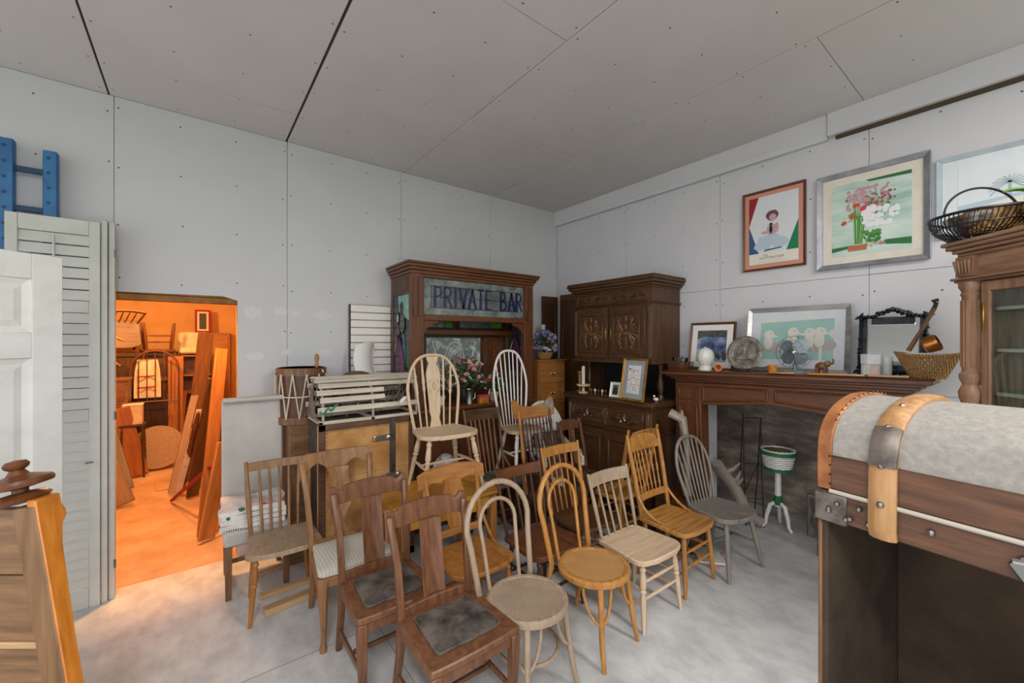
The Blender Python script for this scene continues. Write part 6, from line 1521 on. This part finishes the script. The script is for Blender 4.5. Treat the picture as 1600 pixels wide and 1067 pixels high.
# ================================================================ store room beyond the doorway
M('bulbglass', X('fff0d0'), rough=.3); b_ = MT['bulbglass'].node_tree.nodes['Principled BSDF']; b_.inputs['Emission Color'].default_value = (1, .6, .25, 1); b_.inputs['Emission Strength'].default_value = 8
def pendant(label, x, y, drop, watt):
    L = bpy.data.lights.new('bulb_light', 'POINT'); L.energy = watt; L.color = (1, .52, .19); L.shadow_soft_size = .05
    lo = bpy.data.objects.new('bulb_light', L); C.objects.link(lo); lo.location = (x, y, 2.75-drop-.16)
    R = thing('pendant_bulb', label, 'lamp', (x, y, 2.75))
    MB().tube([(0, 0, 0), (0, 0, -drop)], .005, 6).build('cord', 'black', R); MB().lathe([(.02, -drop), (.022, -drop-.06), (.015, -drop-.065)], n=12).build('socket', 'brass', R)
    MB().ball((0, 0, -drop-.102), .032, 10, (1, 1, 1.2)).build('bulb', 'bulbglass', R)
pendant('bare tungsten bulb hanging just inside the store room doorway', -.1, 4.42, .02, 120)
pendant('bare tungsten bulb hanging over the back of the store room', -.5, 7.3, .12, 65)
def chest(name, label, cat, x0, x1, y0, y1, h_, mat, nd=4, z=0.):
    R = thing(name, label, cat, (x0, y0, z)); w_, d = x1-x0, y1-y0
    bx('body', mat, R, 0, w_, .015, d, 0, h_-.025); bx('top_board', mat, R, -.012, w_+.012, 0, d, h_-.025, h_)
    for k in range(nd):
        a, b = .05+(h_-.1)*k/nd, .035+(h_-.1)*(k+1)/nd; o = bx('drawer', mat, R, .03, w_-.03, -.002, .016, a, b); MB().ball((w_/2, -.012, (a+b)/2), .014, 7).build('knob', 'brass', o)
    return R
chest('dresser', 'tall brown dresser in the store room left of the passage', 'dresser', -1.5, -.72, 7.55, 8.0, 1.32, 'brown_x', 5)
R = thing('wardrobe', 'big dark wardrobe at the back of the store room with chairs piled on top', 'wardrobe', (-1.25, 8.35, 0))
bx('body', 'walnut', R, 0, 1.0, 0, .7, 0, 1.6); bx('cornice', 'walnut_x', R, -.02, 1.02, -.03, .7, 1.6, 1.655)
for k in (0, 1): 
    o = bx('door', 'walnut', R, .03+.48*k, .49+.48*k, -.018, .002, .1, 1.56); panel(o, 'walnut', .08+.48*k, .44+.48*k, .18, 1.48, -.018)
c1 = plank_spindle('spindle-back chair tipped on its side on the wardrobe in the store room', (-.98, 8.55, 1.67), .3, 'brown', 'brown_x', .9, .42, 4, .06); c1.location = (-.98, 8.95, 1.88); c1.rotation_euler = (math.radians(82), 0, .25)
c2 = plank_spindle('ladder-like chair standing upside down on the wardrobe in the store room', (-.45, 8.6, 1.67), 0, 'mahog', 'mahog_x', .9, .42, 2, .06, rung=True); c2.location = (-.45, 8.45, 2.115); c2.rotation_euler = (math.pi, 0, .12)
c3 = plank_spindle('pale slatted chair tilted over the dresser in the store room', (-1.0, 7.8, 1.33), 0, 'ash', 'ash', .85, .42, 6, .05); c3.location = (-1.0, 8.02, 1.66); c3.rotation_euler = (math.radians(70), 0, -.3)
for c_ in (c1, c2, c3): c_['group'] = 'chairs piled in the store room'
# hooped bed head with a sack
R = thing('bed_head', 'arched bent-rod bed head standing in the store room', 'bed head', (-.46, 7.95, 0), .0)
MB().tube([(-.27, 0, 0), (-.27, 0, 1.35)]+[(-.27*math.cos(a)*1., 0, 1.42+.27*math.sin(a)) for a in [math.pi*k/12 for k in range(1, 12)]]+[(.27, 0, 1.35), (.27, 0, 0)], .014, 8).build('hoop', 'mahog', R)
for k in range(5): MB().tube([(-.18+.09*k, 0, .95), (-.18+.09*k, 0, 1.62-.02*abs(k-2)**2)], .007, 6).build('rod', 'mahog', R)
MB().tube([(-.27, 0, .95), (.27, 0, .95)], .01, 6).build('cross_rail', 'mahog', R)
M('sackcloth', X('c9bfa8'), X('dfd6c2'), .9, scale=10, bump=.3)
R = thing('flour_sack', 'white cloth sack with faded red print hung behind the bed head rods', 'sack', (-.55, 8.03, 1.0))
MB().slab(lambda u, v: ((u-.5)*.3*(1-.25*v**3), .02*math.sin(u*9)*math.sin(v*4), .56*v), 11, 11, (0, .05, 0)).build('cloth', 'sackcloth', R)
for z in (.14, .3): MB().prism([(-.11, z), (.09, z+.008), (.09, z+.03), (-.11, z+.022)], -.03, -.024, 'xz').build('red_print', 'tulip', R)
o = bx('pine_board', 'oak', None, -.32, -.14, 8.06, 8.09, 0, 1.6); tag(o, 'upright oak plank panel beside the flour sack', 'board')
o = MB().lathe([(1e-4, 0), (.3, 0), (.3, .025), (1e-4, .025)], n=32).build('round_tabletop', 'weather'); o.location = (-.42, 7.72, .32); o.rotation_euler = (math.radians(80), 0, .1); tag(o, 'round worn table top leaning upright in the store room', 'table top')
o = MB().prism([(-.2, 0), (.12, 0), (.05, .34), (-.14, .5)], 0, .02, 'xz').build('slate_panel', 'dkback'); o.location = (-.62, 7.55, 0.02); o.rotation_euler = (math.radians(-10), 0, 0); tag(o, 'dark triangular slate panel leaning before the round table top', 'panel')
R = thing('cardboard_box', 'cream cardboard box on a stool in the store room', 'box', (-.66, 7.5, .72)); bx('body', 'sackcloth', R, -.1, .1, -.1, .1, 0, .25); bx('flap', 'cream', R, -.105, .105, -.105, .105, .25, .262)
R = thing('stool', 'small dark stool under the cream box in the store room', 'stool', (-.66, 7.5, 0)); bx('seat', 'walnut_x', R, -.13, .13, -.13, .13, .69, .72)
for sx in (-1, 1):
    for sy in (-1, 1): stick(R, 'leg', 'walnut', (sx*.1, sy*.1, .69), (sx*.12, sy*.12, 0), .016)
# corner shelf unit with an upholstered armchair on top
R = thing('corner_shelf', 'reddish corner shelf unit with bowed shelves and a panelled door below', 'shelf unit', (-.22, 8.55, 0))
bx('side_panel', 'mahog', R, 0, .02, 0, .36, 0, 1.6); bx('side_panel', 'mahog', R, .44, .46, 0, .36, 0, 1.6); bx('back_panel', 'mahog', R, .02, .44, .34, .36, 0, 1.6)
for z in (.72, .98, 1.26, 1.58): MB().prism([(.02, .34), (.44, .34), (.44, .04), (.34, .0), (.12, .0), (.02, .04)], z, z+.02).build('shelf', 'oak_x', R)
o = bx('door', 'mahog', R, .02, .44, -.004, .015, .05, .7); panel(o, 'mahog', .06, .4, .1, .65, -.004)
R = thing('padded_chair', 'cream padded low chair set on top of the corner shelf unit', 'chair', (-.02, 8.7, 1.602))
MB().box(-.2, .2, -.14, .14, .02, .13).build('seat', 'sackcloth', R, .03); MB().box(-.2, .2, .08, .16, .1, .38).build('backrest', 'sackcloth', R, .03)
for sx in (-1, 1):
    for sy in (-1, 1): MB().tube([(sx*.17, sy*.11, .05), (sx*.17, sy*.11, 0)], .015, 6).build('leg', 'mahog', R)
def lean(name, label, cat, base, top, w_, th, mat, turn=0., group=None):
    """board from base to top (world points), width w_, thickness th"""
    A, B = Vector(base), Vector(top); z = (B-A).normalized(); x = Vector((math.cos(turn), math.sin(turn), 0)); x = (x-z*x.dot(z)).normalized(); y = z.cross(x)
    o = MB().box(-w_/2, w_/2, -th/2, th/2, 0, (B-A).length).build(name, mat, bevel=.003)
    o.matrix_world = Matrix((( x.x, y.x, z.x, A.x), (x.y, y.y, z.y, A.y), (x.z, y.z, z.z, A.z), (0, 0, 0, 1)))
    return tag(o, label, cat, group)
G = 'boards leaning in the store room'
def fz(px, py, z=.03): return onZ(px, py, z)
lean('panel_board', 'tall grey panel board leaning against the store room wall beside the doorway', 'board', (.32, 5.1, .01), (.46, 5.3, 2.08), .3, .03, 'driftgrey', 1.2, G)
lean('plank', 'long ochre plank leaning in front of the tall grey panel', 'plank', fz(318, 838), onY(346, 545, 5.0), .1, .04, 'oak', .3, G)
lean('plank', 'pale grey moulding rail leaning nearest the passage', 'plank', fz(268, 770), onY(318, 560, 6.6), .07, .04, 'weather', .2, G)
lean('plank', 'pale white-edged rail leaning beside the moulding rail', 'plank', fz(276, 778), onY(312, 640, 5.9), .06, .03, 'lath', .2, G)
lean('plank', 'short orange board leaning low beside the grey chair', 'plank', fz(322, 842), onY(352, 690, 4.7), .14, .03, 'amber', .5, G)
lean('plank', 'dark stained board leaning behind the turned post', 'plank', fz(300, 775), onY(335, 590, 5.6), .12, .03, 'walnut', .4, G)
lean('plank', 'wide brown board leaning behind the orange planks', 'plank', fz(296, 752), onY(322, 520, 6.4), .16, .03, 'brown', .2, G)
lean('broom_handle', 'red broom handle slanting across the foot of the boards', 'broom handle', fz(268, 782), onY(330, 728, 4.75), .028, .028, 'pred', .3)
A_, B_2 = Vector(fz(284, 768)), Vector(onY(310, 645, 5.7)); m = turned(tuple(A_), tuple(B_2), .03, 10, 'b')
for k in range(12): m.ball(tuple(A_.lerp(B_2, .45+.03*k)), .034, 8)
tag(m.build('turned_post', 'mahog'), 'turned barley-twist bed post leaning among the boards', 'post')
lean('plank', 'wide tan board leaning against the dresser left of the passage', 'plank', fz(218, 742), (-.78, 7.4, .95), .2, .03, 'oak', .1, G)
lean('plank', 'dark narrow board leaning before the dresser', 'plank', fz(198, 765), (-.9, 7.2, .9), .14, .03, 'walnut', .1, G)
lean('plank', 'wrapped brown board standing nearest the shutter in the store room', 'plank', fz(188, 790), (-1.0, 6.6, .95), .25, .04, 'brown', .1, G)
lean('plank', 'narrow ochre board leaning upright against the corner shelf unit', 'plank', fz(274, 716), onY(283, 610, 8.4), .16, .03, 'oak', .6, G)
o = bx('paper_sheet', 'cream', None, -.16, .16, -.1, .1, .001, .006); o.location = Vector(fz(252, 698, 0)); o.rotation_euler = (0, 0, .3); tag(o, 'white paper sheet lying on the store room floor', 'paper')
o = bx('plywood_offcut', 'ash', None, -.12, .12, -.14, .14, .001, .012); o.location = Vector(fz(262, 760, 0)); o.rotation_euler = (0, 0, .1); tag(o, 'pale plywood offcut on the floor by the leaning boards', 'board')
leaning('framed_picture', 'red framed picture propped on the wardrobe pile in the store room', 'picture', (.0, 9.0, 1.98), .22, .4, .03, 'pred', 'cream', None, 0, math.radians(-6), matw=.03, artmat='dkback')
chest('crate', 'tall plain shelf crate behind the padded chair in the store room', 'crate', -.1, .5, 8.95, 9.25, 1.98, 'oak_x', 3)
